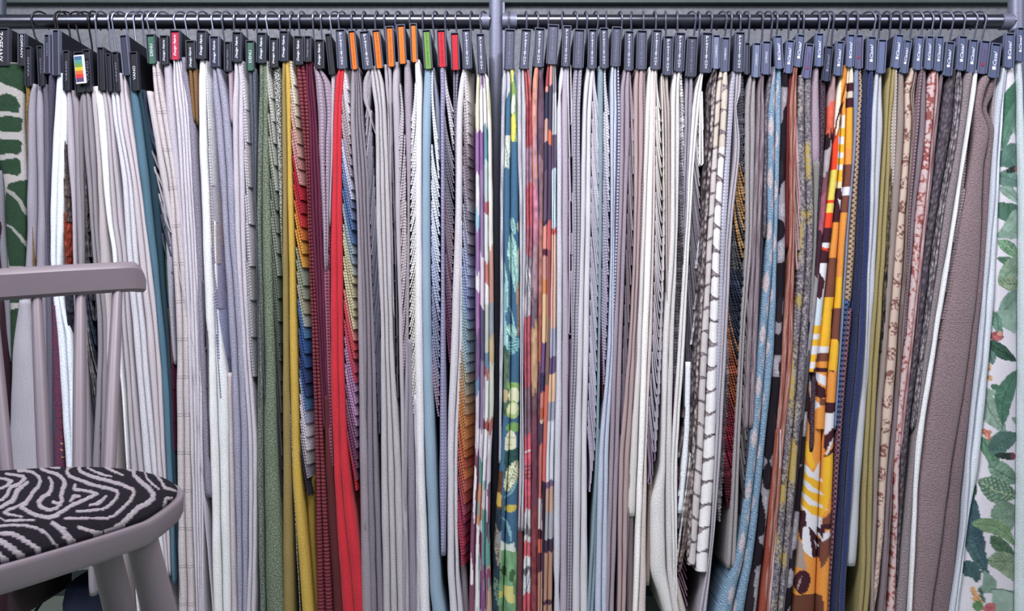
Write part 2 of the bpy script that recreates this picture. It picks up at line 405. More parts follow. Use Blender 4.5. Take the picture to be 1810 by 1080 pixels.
# ---------------------------------------------------------------- woven and printed patterns (colour per point of the cloth)
def hn(x, y, seed=0):
    """value noise 0..1"""
    def h(i, j):
        n = (i*374761393+j*668265263+seed*144665) & 0x7fffffff
        n = ((n ^ (n >> 13))*1274126177) & 0x7fffffff
        return ((n ^ (n >> 16)) & 0xffff)/65535.0
    i = np.floor(x).astype(np.int64); j = np.floor(y).astype(np.int64); u = x-i; v = y-j; u = u*u*(3-2*u); v = v*v*(3-2*v)
    return (h(i, j)*(1-u)+h(i+1, j)*u)*(1-v)+(h(i, j+1)*(1-u)+h(i+1, j+1)*u)*v
DES = [0.25]
class Canvas:
    def __init__(s, x, y, base, warp=2.0, ws=14.0):
        s.x = x+(hn(x/ws, y/ws, 3)-0.5)*warp; s.y = y+(hn(x/ws, y/ws, 9)-0.5)*warp*1.5
        s.c = np.tile(np.array(lin(base)), (len(x), 1))
    def put(s, m, col, tex=0.0, sc=(3, 3)):
        c = np.array(lin(col)); g_ = c.mean(); c = (c+(g_-c)*DES[0])**1.1
        if tex:
            k = 1+tex*(hn(s.x/sc[0], s.y/sc[1], 21)-0.5)*2; s.c[m] = c[None, :]*k[m][:, None]
        else: s.c[m] = c
    def E(s, cx, cy, rx, ry, ang, col, **k):
        a = math.radians(ang); dx = s.x-cx; dy = s.y-cy; u = dx*math.cos(a)+dy*math.sin(a); v = -dx*math.sin(a)+dy*math.cos(a)
        s.put((u/rx)**2+(v/ry)**2 < 1, col, **k)
    def G(s, pts, col, **k):
        m = np.zeros(len(s.x), bool); n = len(pts)
        for i in range(n):
            x0, y0 = pts[i]; x1, y1 = pts[(i+1) % n]
            if y0 == y1: continue
            c = ((y0 > s.y) != (y1 > s.y)) & (s.x < (x1-x0)*(s.y-y0)/(y1-y0)+x0); m ^= c
        s.put(m, col, **k); return m
    def L(s, pts, wd, col, taper=True):
        n = len(pts)-1
        for i in range(n):
            ax, ay = pts[i]; bx, by = pts[i+1]; dx, dy = bx-ax, by-ay; q = np.clip(((s.x-ax)*dx+(s.y-ay)*dy)/(dx*dx+dy*dy+1e-9), 0, 1)
            d = np.hypot(s.x-ax-q*dx, s.y-ay-q*dy); g = (i+q)/n
            wl = wd*(np.sin(np.pi*np.clip(g, 0.04, 0.96))**0.6 if taper else 1.0)/2
            s.put(d < wl, col)
    def leaf(s, a, b, wd, col, vein=None, bend=0.0, veins=True, step=6.0, dark=None):
        ax, ay = a; bx, by = b; L_ = math.hypot(bx-ax, by-ay); ux, uy = (bx-ax)/L_, (by-ay)/L_
        t = ((s.x-ax)*ux+(s.y-ay)*uy)/L_; v = -(s.x-ax)*uy+(s.y-ay)*ux
        v = v-bend*np.sin(np.pi*np.clip(t, 0, 1))*L_; wv = wd/2*np.sin(np.pi*np.clip(t, 0, 1)**0.8)**0.75
        m = (t > 0) & (t < 1) & (np.abs(v) < wv); s.put(m, col, tex=0.25, sc=(9, 9))
        if dark: s.put(m & (v > 0), dark, tex=0.25, sc=(9, 9))
        if vein:
            if veins:
                ph = (t*L_+np.abs(v)*0.9)/step; s.put(m & (ph-np.floor(ph) < 0.16), vein)
            s.put(m & (np.abs(v) < 0.8), vein)
W_ = '#d3cfd8'
def p_green(x, y):
    DES[0] = 0.4
    c = Canvas(x, y, '#b9b6b6', 3)
    g = '#2f5a3c'
    c.G([(-80,112),(45,112),(45,165),(28,158),(0,146),(-80,135)], g, tex=0.15, sc=(2,2))
    c.G([(0,168),(12,165),(26,172),(32,185),(31,196),(20,199),(-80,197),(-80,170)], g, tex=0.15)
    for a, b in ((206, 232), (247, 272), (281, 308)): c.G([(-80,a),(30,a),(35,a+4),(35,b-4),(30,b),(-80,b)], g, tex=0.15, sc=(2,2))
    c.G([(60,312),(30,318),(14,325),(6,345),(4,420),(14,470),(40,472),(60,470)], g, tex=0.15, sc=(2,2)); c.G([(-60,345),(3,345),(3,470),(-60,470)], g, tex=0.1)
    c.L([(6,334),(22,342),(34,354),(42,378)], 6, '#a9a9a6', False); c.L([(8,396),(22,404),(34,416),(42,436)], 5, '#a9a9a6', False)
    c.G([(-60,495),(60,495),(60,512),(-60,512)], '#a9a9a6'); c.G([(-60,547),(60,547),(60,700),(-60,700)], g, tex=0.15); c.G([(-60,512),(60,512),(60,535),(-60,535)], g, tex=0.15)
    DES[0] = 0.25
    return c.c
def p_water(x, y):
    DES[0] = 0.4
    c = Canvas(x, y, '#d9d5de', 3, 10)
    cols = [[(120,228,'#d6cfae'),(228,305,'#9a55b0'),(305,372,'#d5d1dd'),(372,400,'#7cc3dc'),(400,480,'#9a5fb0'),(480,520,'#d5d0da'),(520,585,'#a459ae'),(585,670,'#7d4f93'),(670,700,'#4d8bc0'),(700,800,'#c4b2cc'),(800,1090,'#8c3f6b')],
            [(120,155,'#9a74ad'),(155,225,'#dad6dc'),(225,300,'#8e4fa4'),(300,450,'#8f6aa4'),(450,545,'#cfb9d0'),(545,640,'#5c4a80'),(640,760,'#8b6d9c'),(760,812,'#c7bcd2'),(812,860,'#4f9c94'),(860,930,'#d9873f'),(930,1090,'#dcd8de')],
            [(120,225,'#d8d5cf'),(225,290,'#4c97ae'),(290,345,'#a8c2c8'),(345,372,'#bd4a60'),(372,460,'#c7cfd3'),(460,500,'#cf6f5e'),(500,540,'#d8d8dc'),(540,620,'#b7c5b4'),(620,650,'#5687b0'),(650,670,'#b94e58'),(670,740,'#cfd2da'),(740,768,'#b5464e'),(768,900,'#c3b6ca'),(900,1000,'#4aa0a0'),(1000,1090,'#8d3f92')],
            [(120,200,'#b9bd8d'),(200,440,'#d8d3c6'),(440,540,'#c98a74'),(540,590,'#8b93a8'),(590,640,'#c6ab72'),(640,740,'#c4c7b6'),(740,768,'#b5564e'),(768,860,'#c2b7ca'),(860,960,'#6b4a6e'),(960,1010,'#5aa59a'),(1010,1090,'#c79b7c')]]
    w_ = np.interp(y, [128,180,390,600,820,1080], [28,30,32,33,30,40]); l_ = np.interp(y, [128,180,390,600,820,1080], [843,840,840,840,838,828])
    u = (x-l_)/w_*4
    yy = y+(hn(x/3.0, y/40.0, 5)-0.5)*26
    for k in range(4):
        m = (u >= k if k else np.ones(len(x), bool)) & ((u < k+1) if k < 3 else np.ones(len(x), bool))
        for a, b, h in cols[k]: c.put(m & (yy >= a) & (yy < b), h, tex=0.12, sc=(2, 18))
    st = hn(x/3.2, y/60.0, 8); c.put((st > 0.8) & (y > 760), '#dcd9e0'); c.put((st < 0.14) & (y > 820), '#9c2f6e')
    c.put((hn(x/3.0, y/45.0, 18) > 0.84) & (y > 850) & (x > 842), '#58a8a6')
    DES[0] = 0.25
    return c.c
def p_leaf(x, y):
    b = '#3a6e92'; c = Canvas(x, y, b, 2.5)
    c.put(y > -1, b, tex=0.08, sc=(2, 2))
    c.G([(860,100),(903,100),(902,160),(893,178),(889,210),(860,210)], '#b6bac8'); c.G([(903,100),(906,125),(915,170),(918,250),(903,250)], '#7d9c6c', tex=0.5, sc=(5,12))
    c.G([(902,120),(908,120),(909,150),(904,158)], '#d9d63c'); c.E(908,160,5,16,0,'#86a850'); c.E(907,184,3.5,16,8,'#d5dccb'); c.E(907,225,4.5,26,0,'#e2d62e')
    c.G([(890,238),(903,238),(900,290),(889,300)], '#c3cdc2'); c.leaf((891,240),(899,300),11,'#d9e0d2','#7b9a8a',step=4)
    for cx, y0, y1, w_ in ((907,384,415,9),(908,410,520,16),(905,572,600,14),(893,462,560,10),(893,560,640,9)):
        c.leaf((cx-w_*0.3,y0),(cx+w_*0.3,y1),w_*1.1,'#9fd0c6','#4f94a0',step=5)
    c.L([(895,480),(890,560),(897,640)],4,'#8cc5cc'); c.L([(901,540),(908,575),(915,590)],3,'#8cc5cc')
    c.E(908,612,10,16,30,'#7fc0c6'); 
    for k in range(5): c.L([(899,604+k*5),(916,600+k*5)],1.5,'#2c6a84',False)
    c.E(920,400,6,12,0,'#d2c8a8'); c.E(920,455,6,25,0,'#b9bda6'); c.G([(914,500),(924,500),(924,560),(914,600)], '#a88468', tex=0.4); c.E(893,640,6,30,0,'#3f6a58',tex=0.3)
    c.G([(888,625),(900,620),(899,735),(886,735)], '#5d7d62', tex=0.6, sc=(4,9)); c.E(892,700,7,10,0,'#c3ad7e')
    c.E(908,684,12,9,0,'#8bb860',tex=0.3); c.E(909,700,10,15,0,'#e0e3b9',tex=0.15,sc=(1.6,20)); c.E(907,725,11,16,0,'#a9c77c',tex=0.3); c.E(906,722,9,10,0,'#dfe2b4',tex=0.2,sc=(1.6,20))
    c.E(907,757,13,9,-8,'#7cae5c'); c.E(903,785,11,22,0,'#dcdcbb'); c.L([(894,775),(912,775)],1,'#b5b593',False); c.L([(894,787),(912,787)],1,'#b5b593',False)
    c.G([(893,800),(918,790),(916,835),(892,848)], '#2f5c5c', tex=0.3); c.leaf((914,815),(893,872),22,'#d9dbb8','#6b8a5c',step=3.5)
    c.L([(890,884),(903,870),(915,850)],4,'#7fb8bd'); c.E(903,898,11,6,-20,'#d3bd2d'); c.L([(888,915),(900,935),(906,965)],5,'#83b9c4')
    c.G([(884,955),(895,965),(910,960),(913,980),(885,975)], '#ccd9d0'); c.G([(880,975),(914,975),(914,1100),(878,1100)], '#74a878', tex=0.35, sc=(5,14))
    c.E(891,1010,5,9,0,'#41613a'); c.E(905,1018,5,12,0,'#4a7148'); c.G([(889,1038),(908,1038),(909,1068),(898,1066),(889,1052)], '#d5cc72'); c.E(885,1052,4,7,0,'#cfc944')
    lo = (x < 889-(y-830)*0.03) & (y > 833)
    c.put(lo, '#2b4050', tex=0.4, sc=(5, 9)); c.put(lo & (y < 900), '#6d4630', tex=0.3)
    def clip(f):
        k = c.c.copy(); f(); c.c[~lo] = k[~lo]
    clip(lambda: c.E(881,884,6,14,0,'#d0ae2e')); clip(lambda: c.leaf((874,925),(884,1010),12,'#9a9186','#4c4a48',step=5)); clip(lambda: c.leaf((874,1020),(888,1090),12,'#6f8f7c','#30504c',step=4)); clip(lambda: c.E(884,950,6,14,20,'#8b8e93'))
    return c.c
def bands(x, y, segs, seed=0, slant=3.0, jag=4.0, tex=0.1, sc=(2, 16), xc=0):
    c = Canvas(x, y, '#888888', 0.5); yy = y+(x-xc)*slant*0.3+(hn(x/2.2, y/30.0, seed)-0.5)*jag*2
    for a, b, h in segs: c.put((yy >= a) & (yy < b), h, tex=tex, sc=sc)
    return c
def p_red(x, y):
    c = bands(x, y, [(100,180,'#c25a5c'),(180,262,'#a83848'),(262,330,'#9b6f86'),(330,400,'#bb4a5c'),(400,455,'#a9566c'),(455,520,'#8d8794'),(520,560,'#b3a8b4'),(560,690,'#b84f66'),(690,770,'#8b6a7e'),(770,905,'#dd5270'),(905,935,'#c5c4c8'),(935,950,'#8a8088'),(950,960,'#d8d8d8'),(960,985,'#d85668'),(985,1003,'#d5d6da'),(1003,1015,'#707076'),(1015,1050,'#c9cdd6'),(1050,1100,'#d84f64')], 4, 2, 8, 0.25, (5, 8), 930)
    for k in range(4): c.L([(926,826+k*7),(940,823+k*7)], 2.2, '#5c5a60', False)
    c.L([(928,800),(938,796)],4,'#d6cfd2'); c.leaf((930,465),(940,530),9,'#c4c4ca','#77757c',step=4)
    c.leaf((938,1015),(928,1052),12,'#d3d9e2','#6f7a88',step=4)
    return c.c
def p_mauve(x, y):
    c = bands(x, y, [(100,160,'#d88a74'),(160,250,'#c48a90'),(250,330,'#a97f95'),(330,430,'#c77a9a'),(430,520,'#a5808f'),(520,575,'#7b6378'),(575,690,'#c2986f'),(690,720,'#7f5a68'),(720,900,'#7c4258'),(900,1100,'#8f3d4a')], 14, 2, 22, 0.3, (4, 10), 945)
    c.put((x < 949) & (y < 330) & (hn(x/3, y/60.0, 2) > 0.45), '#d98d6e', tex=0.15); return c.c
def p_rust(x, y):
    c = bands(x, y, [(100,270,'#6a4c63'),(270,380,'#8f6a78'),(380,520,'#b07068'),(520,640,'#b36154'),(640,760,'#5d3d56'),(760,900,'#6a3a52'),(900,1100,'#96423f')], 24, 2, 20, 0.3, (4, 10), 955); return c.c
def p_patch(x, y):
    A = [(100,150,'#a53c55'),(150,160,'#d98a80'),(160,210,'#39435e'),(210,250,'#c99a92'),(250,300,'#4a4260'),(300,390,'#6b5470'),(390,398,'#3f3a5c'),(398,440,'#dc8c80'),(440,452,'#5f2f4a'),(452,492,'#cf9488'),(492,520,'#d58a3c'),(520,604,'#e2c091'),(604,660,'#74528a'),(660,692,'#3d3a66'),(692,720,'#d67b68'),(720,740,'#c9602e'),(740,746,'#dfc6a2'),(746,785,'#5c4a6e'),(785,880,'#cf6a68'),(880,935,'#cfc3c6'),(935,952,'#5e2a38'),(952,975,'#d2654a'),(975,1010,'#5b3550'),(1010,1100,'#c49278')]
    B = [(100,150,'#d99080'),(150,230,'#4c4560'),(230,255,'#d6693c'),(255,390,'#5a4468'),(390,440,'#c9505a'),(440,560,'#9a4a55'),(560,680,'#8b6a58'),(680,780,'#d2664c'),(780,850,'#cf5f55'),(850,975,'#3e2c44'),(975,1100,'#5b3550')]
    c = bands(x, y, A, 31, 0.5, 3, 0.1, (1.2, 30), 967); c2 = bands(x, y, B, 33, 0.5, 3, 0.1, (1.2, 30), 975)
    t = np.interp(y, [130,180,390,600,820,1080], [974,973,971,970,961,961]); m = x > t-3; c.c[m] = c2.c[m]; return c.c
def p_patch2(x, y):
    A = [(100,165,'#8e8f9e'),(165,240,'#bfc3cc'),(240,300,'#6a5a78'),(300,405,'#bcd3dc'),(405,415,'#c9504e'),(415,580,'#dbb09a'),(580,630,'#a2a6c2'),(630,660,'#6a5486'),(660,710,'#e0b892'),(710,745,'#9a9db2'),(745,850,'#cdd0dc'),(850,862,'#7d6088'),(862,905,'#c59c88'),(905,952,'#a7a8b4'),(952,975,'#4b3752'),(975,1060,'#b98a76'),(1060,1068,'#5b3a52'),(1068,1100,'#b98a76')]
    c = bands(x, y, A, 41, 0.8, 3, 0.1, (1.2, 30), 975); return c.c
def p_geo(x, y):
    DES[0] = 0.08
    O, Yl, Bn, Wt, Rd, Tn = '#e0963f', '#e6b420', '#4a2632', '#d8d8e0', '#e04420', '#7c4c3e'
    c = Canvas(x, y, O, 1.5); c.put(y > -1, O, tex=0.06, sc=(2, 2))
    l1 = np.interp(y, [120,390,592,730,950,1080], [1490,1475,1453,1424,1413,1405]); l2 = np.interp(y, [120,390,490,592,730,950,1080], [1500,1487,1482,1473,1462,1452,1447])
    a = (x < l1); m3 = x >= l2; m2 = ~a & ~m3
    def seg(m, L):
        for y0, y1, h in L: c.put(m & (y >= y0) & (y < y1), h, tex=0.05, sc=(2, 2))
    seg(a, [(100,225,'#dcd2c0'),(225,300,Rd),(300,352,'#dccb5c'),(352,358,Rd),(358,375,'#dccb5c'),(375,402,Rd),(402,428,Bn),(428,438,Wt),(438,465,Bn),(465,530,Wt),(530,575,'#c9d6e2'),(575,590,Yl),(590,600,Wt),(600,612,Yl),(612,626,Wt),(626,640,Yl),(640,652,Wt),(652,664,Yl)])
    seg(m2, [(100,202,O),(202,225,'#dcd6cc'),(225,240,Yl),(240,254,Wt),(254,268,Yl),(268,278,Wt),(278,290,Yl),(290,300,Wt),(300,320,Yl),(320,332,'#dad0a4'),(332,392,Bn),(392,455,O),(455,525,Tn),(525,612,Yl),(612,625,Wt),(625,640,Tn),(640,650,O),(650,668,Bn),(668,682,Wt),(682,705,Bn),(705,718,Tn)])
    seg(m3, [(100,145,'#dcd2c0'),(145,160,Bn),(160,172,'#cdbfb0'),(172,190,Bn),(190,262,'#dda42c'),(262,290,O),(290,330,Tn),(330,345,Wt),(345,375,Tn),(375,490,O),(490,545,Yl),(545,600,Tn),(600,655,Yl),(655,712,O)])
    c.L([(1478,225),(1487,190),(1494,178)],6,Bn); c.G([(1470,300),(1473,255),(1490,215),(1490,200),(1476,225)], '#7a3c34'); c.L([(1478,240),(1486,200)],4,'#dcd2c0')
    c.G([(1481,330),(1491,338),(1492,350),(1487,392),(1480,380)], Bn); c.G([(1484,350),(1490,352),(1488,372)], Wt)
    c.G([(1444,430),(1466,440),(1470,446),(1452,440)], Rd)
    c.G([(1448,480),(1460,498),(1452,531),(1443,520)], Bn); c.G([(1453,350),(1480,520),(1470,545),(1462,530)], O) if False else None
    c.G([(1473,545),(1482,560),(1486,612),(1472,580)], Tn)
    lo = y > 658
    def L2(f):
        k = c.c.copy(); f(); q = ~(lo & (x < 1463)); c.c[q] = k[q]
    c.put(lo & (x < np.interp(y,[658,730,950,1080],[1466,1462,1452,1447])) , O, tex=0.05)
    for g, h in (([(1436,660),(1450,660),(1466,668),(1466,685),(1449,676)], Wt),([(1430,655),(1442,655),(1450,680),(1466,690),(1466,705),(1448,702),(1438,690)], Bn),([(1436,660),(1440,700),(1452,718),(1441,730),(1436,700)], Wt),([(1452,704),(1466,706),(1462,718),(1450,718)], Tn),
                 ([(1434,690),(1440,722),(1436,762),(1432,740)], Bn),([(1424,775),(1432,785),(1444,825),(1436,832),(1424,800)], Yl),([(1440,838),(1456,812),(1456,870),(1448,868)], Wt),
                 ([(1420,790),(1424,830),(1456,850),(1456,930),(1425,915)], Yl)): L2(lambda: c.G(g, h))
    for k in range(4): L2(lambda: c.L([(1422,822+k*25),(1436,840+k*25),(1462,856+k*22)], 9, Wt))
    for g, h in (([(1428,912),(1456,925),(1456,955),(1430,935)], Wt),([(1416,905),(1428,905),(1430,935),(1420,960),(1417,940)], Bn),([(1424,935),(1434,930),(1440,990),(1421,975)], Wt),([(1433,932),(1456,960),(1456,990),(1440,990)], Bn),([(1443,958),(1452,968),(1450,982)], Wt),
                 ([(1410,950),(1422,965),(1430,1010),(1410,1005)], '#a8958c'),([(1405,1055),(1456,1055),(1456,1100),(1400,1100)], '#6e4436')): L2(lambda: c.G(g, h))
    L2(lambda: c.E(1422,1032,14,22,8,Bn)); L2(lambda: c.L([(1413,1046),(1421,1022)],3,'#a8958c'))
    def L3(f):
        k = c.c.copy(); f(); q = ~((y > 655) & (x >= np.interp(y,[658,730,950,1080],[1466,1462,1452,1447]))); c.c[q] = k[q]
    for g, h in (([(1466,655),(1475,650),(1474,660)], Bn),([(1462,712),(1482,712),(1482,730),(1462,730)], Bn),([(1462,730),(1482,730),(1480,765),(1460,770)], Wt),([(1459,775),(1472,757),(1478,762),(1477,780),(1460,800)], Bn),([(1460,805),(1477,790),(1476,805),(1458,808)], Bn),
                 ([(1458,810),(1478,800),(1476,858),(1456,915)], Yl),([(1456,918),(1474,900),(1474,925),(1455,930)], Tn),([(1454,928),(1474,924),(1473,935),(1453,935)], Bn),([(1452,945),(1466,938),(1472,950),(1454,962)], Wt),([(1452,962),(1472,945),(1470,980),(1453,1010)], Tn),([(1450,935),(1460,935),(1454,955)], Bn)): L3(lambda: c.G(g, h))
    L3(lambda: c.L([(1461,808),(1470,785),(1477,775)],4,Wt))
    DES[0] = 0.25
    return c.c
def p_trop(x, y):
    DES[0] = 0.45
    c = Canvas(x, y, '#cfccd6', 2.5, 16); g1, g2, g3, g4, te = '#5f9c84', '#3f7d64', '#84b09c', '#6f9a78', '#33686c'
    c.G([(1782,160),(1802,138),(1804,190),(1790,225),(1779,248),(1777,180)], '#2f7a5c', tex=0.2); c.leaf((1802,176),(1776,262),22,'#4f9478','#3d7f66',step=4)
    c.leaf((1793,225),(1812,236),14,g3,'#6d9482',veins=False)
    c.leaf((1806,255),(1770,292),44,'#4d8c7c','#3f7a6c',bend=-0.1,step=5); c.leaf((1770,308),(1812,325),34,'#5f9a88','#3d7564',step=4); c.leaf((1774,330),(1810,358),20,g3,'#5f8f7c')
    c.E(1795,298,14,6,-25,'#31443e',tex=0.5,sc=(2,2)); c.E(1803,296,5,5,0,'#b8444a')
    c.G([(1770,358),(1812,362),(1812,384),(1794,400),(1770,386)], g2, tex=0.3, sc=(3,12)); c.leaf((1806,372),(1768,420),40,g3,'#66a08a',step=5,bend=-0.2)
    c.leaf((1770,425),(1812,455),22,'#5b9c6c','#8abf90',step=4); c.leaf((1768,455),(1812,470),16,'#4f8a62','#3c6f50'); c.leaf((1812,455),(1770,500),36,'#7fa886','#5c8a68',step=5)
    c.leaf((1770,500),(1812,502),26,'#8fae80','#4f7a5c',step=7); c.leaf((1812,512),(1768,560),34,'#6fa08c','#4f8674',step=5)
    c.G([(1760,550),(1812,548),(1812,578),(1798,592),(1762,572)], g3, tex=0.2, sc=(8,8)); c.leaf((1764,552),(1774,600),14,g1,'#3f7a66')
    c.E(1767,594,10,9,20,'#c44a54',tex=0.5,sc=(3,3)); c.E(1771,589,4,4,0,'#e08a6c'); c.leaf((1752,602),(1803,640),24,'#2f6a52','#1f4a40',step=4,bend=0.05); c.leaf((1756,618),(1758,645),14,'#5c8f80','#3c6f62'); c.L([(1775,620),(1803,639)],4,'#234f48')
    c.E(1752,651,5,8,10,'#dba05c',tex=0.4); c.E(1754,669,5,5,0,'#dba05c',tex=0.4); c.E(1764,684,8,5,30,g2); c.leaf((1746,690),(1775,698),12,g3,'#7aa58e',veins=False)
    c.leaf((1746,694),(1782,766),34,'#86ab98','#5c8c78',step=5,bend=0.1); c.leaf((1806,655),(1776,755),34,'#3f8b6c','#2f6f56',step=4,bend=0.12); c.leaf((1792,738),(1812,752),12,g3,'#6d9482',veins=False)
    for q in ((1746,763),(1750,770),(1754,776),(1747,780),(1752,764)): c.E(q[0],q[1],4,4,0,'#d8743c',tex=0.5,sc=(2,2))
    c.leaf((1735,770),(1764,850),22,'#5b9a74','#3e7a58',step=5,bend=-0.1); c.leaf((1752,800),(1808,770),38,'#477f74','#356a62',step=5,bend=-0.1); c.E(1782,808,20,7,10,'#2c4844',tex=0.5,sc=(3,3)); c.E(1797,809,6,6,0,'#8a3444')
    c.leaf((1752,820),(1812,855),34,'#6fa487','#417a5c',step=4,bend=0.05); c.leaf((1735,850),(1808,880),42,'#4a8068','#a8c08c',step=9,bend=0.08)
    c.leaf((1724,850),(1722,890),18,'#2d6a50','#1f4f40'); c.leaf((1722,875),(1752,1028),30,'#2f6474','#234f60',step=3,bend=0.06); c.leaf((1710,952),(1748,1018),16,'#3d7478','#2a5a62',step=3)
    c.leaf((1755,915),(1808,905),60,'#74a083','#5a8a6c',step=6,bend=0.1); c.leaf((1722,925),(1802,968),28,'#78a66c','#5c8c5a',step=6,bend=-0.14); c.leaf((1752,950),(1808,1000),26,'#4f7f5c','#3a6648',step=6)
    c.G([(1745,985),(1812,1002),(1812,1026),(1795,1032),(1770,1012)], '#8aa57c', tex=0.3, sc=(9,6)); c.leaf((1748,990),(1812,1000),36,'#87a67e','#5c7f58',step=8); c.G([(1744,1010),(1766,1030),(1766,1050),(1735,1050)], '#74a08a', tex=0.2)
    c.E(1722,1012,15,20,-30,'#33686a',tex=0.3,sc=(2,9)); c.E(1714,1030,11,9,0,'#cfccd6'); c.G([(1757,1042),(1812,1050),(1812,1100),(1775,1100),(1757,1070)], '#8fb4a4', tex=0.15, sc=(9,9)); c.L([(1755,1042),(1780,1046),(1812,1054)],2,'#4a766a',False)
    for q in ((1724,1045),(1728,1052),(1733,1058),(1727,1060),(1737,1066)): c.E(q[0],q[1],5,6,20,'#d8983c',tex=0.5,sc=(2,2))
    c.E(1732,1072,9,10,0,'#5a9a50',tex=0.3); c.E(1752,1076,12,9,0,'#c04452',tex=0.6,sc=(4,4)); c.leaf((1735,1040),(1745,1070),8,'#4f7f6c','#3c6456')
    DES[0] = 0.25
    return c.c
def p_zig(x, y):
    DES[0] = 0.3; c = Canvas(x, y, '#8ba4b9', 1.0); cx = np.interp(y, [120,390,600,820,960,1080], [1370,1367,1354,1335,1318,1293])
    side = np.where(x > np.interp(y, [120,390,600,820,960,1080], [1375,1370,1358,1339,1322,1298]), 1.0, -1.0)
    xx = x-cx; yy = y+side*12; k = np.floor(yy/46.0); t = yy/46.0-k
    d = (yy+np.abs(xx)*1.5+4*np.sin(xx/3.0+k*2))/4.6; c.put((d-np.floor(d)) < 0.45, '#4f7ba0')
    u = xx+np.where(k % 2 == 0, 5.0, -3.0); wv = 9.0*np.clip(t-0.12, 0, 1)*np.clip((1.0-t)*2.2, 0, 1)
    m = np.abs(u) < wv*1.35; c.put(m, '#c4b4ba', tex=0.1); c.put(m & ((d-np.floor(d)) < 0.22), '#9c98a8'); DES[0] = 0.25
    return c.c
def p_stone(x, y):
    c = Canvas(x, y, '#a0939a', 1.5); cx = np.interp(y, [120,180,390,600,820,980], [1279,1276,1263,1254,1243,1232])
    r = x > cx; yo = np.where(r, y+8, y-14)+3*np.sin(x/5.0+y/60.0); k = np.floor(yo/41.0); t = yo/41.0-k
    mid = np.where(r, cx+14, cx-7); hw = np.where(r, 15.0, 10.0); q = (x-mid)/hw
    lean = (hn(k*7.3, k*3.1+0.5, 4)-0.5)*0.22; tt = t-0.5+lean*q; d = np.abs(tt/(0.46-0.07*np.abs(q)**3))**5+np.abs(q)**7
    c.put(hn(x/1.7, y/1.7, 5) > 0.5, '#7d7078')
    line = np.abs(d-1.0) < 0.35; c.put(line & (hn(x/2.0, y/2.0, 6) > 0.3), '#5c5058')
    c.put(d < 0.8, '#e6e4e8', tex=0.05, sc=(2, 2)); c.put((d < 0.8) & ~r, '#cbc2c4', tex=0.08); c.put((d < 0.8) & (y < 260), '#cfc3b8', tex=0.06)
    return c.c
def p_rose(x, y):
    c = Canvas(x, y, '#c4b0a4', 1.0); cx = np.interp(y, [120,180,390,600,820,1080], [1606,1605,1598,1580,1562,1530])
    k = np.floor((y-130)/43.0); yc = 130+43*(k+0.5); d = np.hypot((x-cx)/9.0, (y-yc)/13.0)
    s = hn(x/2.4, y/2.4, 6); c.put((d < 1) & (s > 0.5), '#8c5c58'); c.put((x > cx+11) & (s > 0.45), '#a98a86'); c.put((x < cx-11) & (hn(x/2.0, y/9.0, 8) > 0.55), '#9d877c')
    return c.c
def p_redf(x, y):
    c = Canvas(x, y, '#c3aaac', 1.0); s = np.abs(hn(x/5.0, y/8.0, 12)-0.5)+np.abs(hn(x/3.0, y/4.0, 13)-0.5)*0.5
    c.put(s < 0.16, '#a8524e', tex=0.2); c.put((y < 300) & (s < 0.26), '#9f4f4c', tex=0.3); c.put((s > 0.42), '#d0b9ba'); return c.c
def p_mottle(x, y):
    c = Canvas(x, y, '#77707a', 1.0); n = hn(x/14.0, y/38.0, 31); f = hn(x/1.6, y/2.2, 32)
    c.put(n > 0.52, '#9a9088'); c.put((n > 0.66) & (y > 230), '#a8925c'); c.put(f > 0.6, '#5c5862'); c.put((f < 0.25), '#a8a0a0'); c.put((n > 0.78) & (f > 0.35) & (y > 230), '#b89c44')
    return c.c
def p_bw(x, y):
    c = Canvas(x, y, '#8a8590', 2.0); n = hn(x/16.0, y/34.0, 41); f = hn(x/2.0, y/2.0, 42)
    c.put(n < 0.47, '#241c28'); c.put((n > 0.62) & (f > 0.4), '#aaa6b0'); c.put(hn(x/10.0+3, y/50.0, 45) > 0.72, '#332832'); return c.c
def p_pinkr(x, y):
    c = bands(x, y, [(100,178,'#b08a90'),(178,232,'#d8502c'),(232,252,'#2e2029'),(252,300,'#a89fa6'),(300,330,'#7d4a58'),(330,400,'#a5526a'),(400,470,'#4a2a3a'),(470,600,'#8f8b92'),(600,720,'#57525c'),(720,900,'#3a2c34'),(900,1100,'#6a5f6a')], 51, 2, 12, 0.2, (4, 9), 1470); return c.c
PAINT = dict(green=p_green, water=p_water, leaf=p_leaf, red=p_red, mauve=p_mauve, rust=p_rust, patch=p_patch, patch2=p_patch2, geo=p_geo, trop=p_trop, zig=p_zig, stone=p_stone, rose=p_rose, redf=p_redf, mottle=p_mottle, bw=p_bw, pinkr=p_pinkr)
# ---------------------------------------------------------------- room and rack
def plane_obj(name, x0, x1, y0, y1, z0, z1, mat):
    v, f = box_data(x0, x1, y0, y1, z0, z1); return struct(mesh_obj(name, v, f, mat, smooth=False))
m, nt, b = new_mat('plaster', 0.95); tc = N(nt, 'ShaderNodeTexCoord')
n1 = N(nt, 'ShaderNodeTexNoise', Scale=3.0, Detail=6.0); n2 = N(nt, 'ShaderNodeTexNoise', Scale=120.0, Detail=3.0)
for q in (n1, n2): nt.links.new(tc.outputs['Object'], q.inputs['Vector'])
c = mix(nt, ramp(nt, n1.outputs[0], 0.35, 0.65), lin('#6c7076'), lin('#82858c')); c = mix(nt, mathn(nt, 'MULTIPLY', ramp(nt, n2.outputs[0], 0.4, 0.6), 0.35), c, lin('#55595e'))
nt.links.new(c, b.inputs['Base Color']); bp = N(nt, 'ShaderNodeBump', Strength=0.4, Distance=0.003); nt.links.new(n2.outputs[0], bp.inputs['Height']); nt.links.new(bp.outputs[0], b.inputs['Normal'])
M_WALL = m
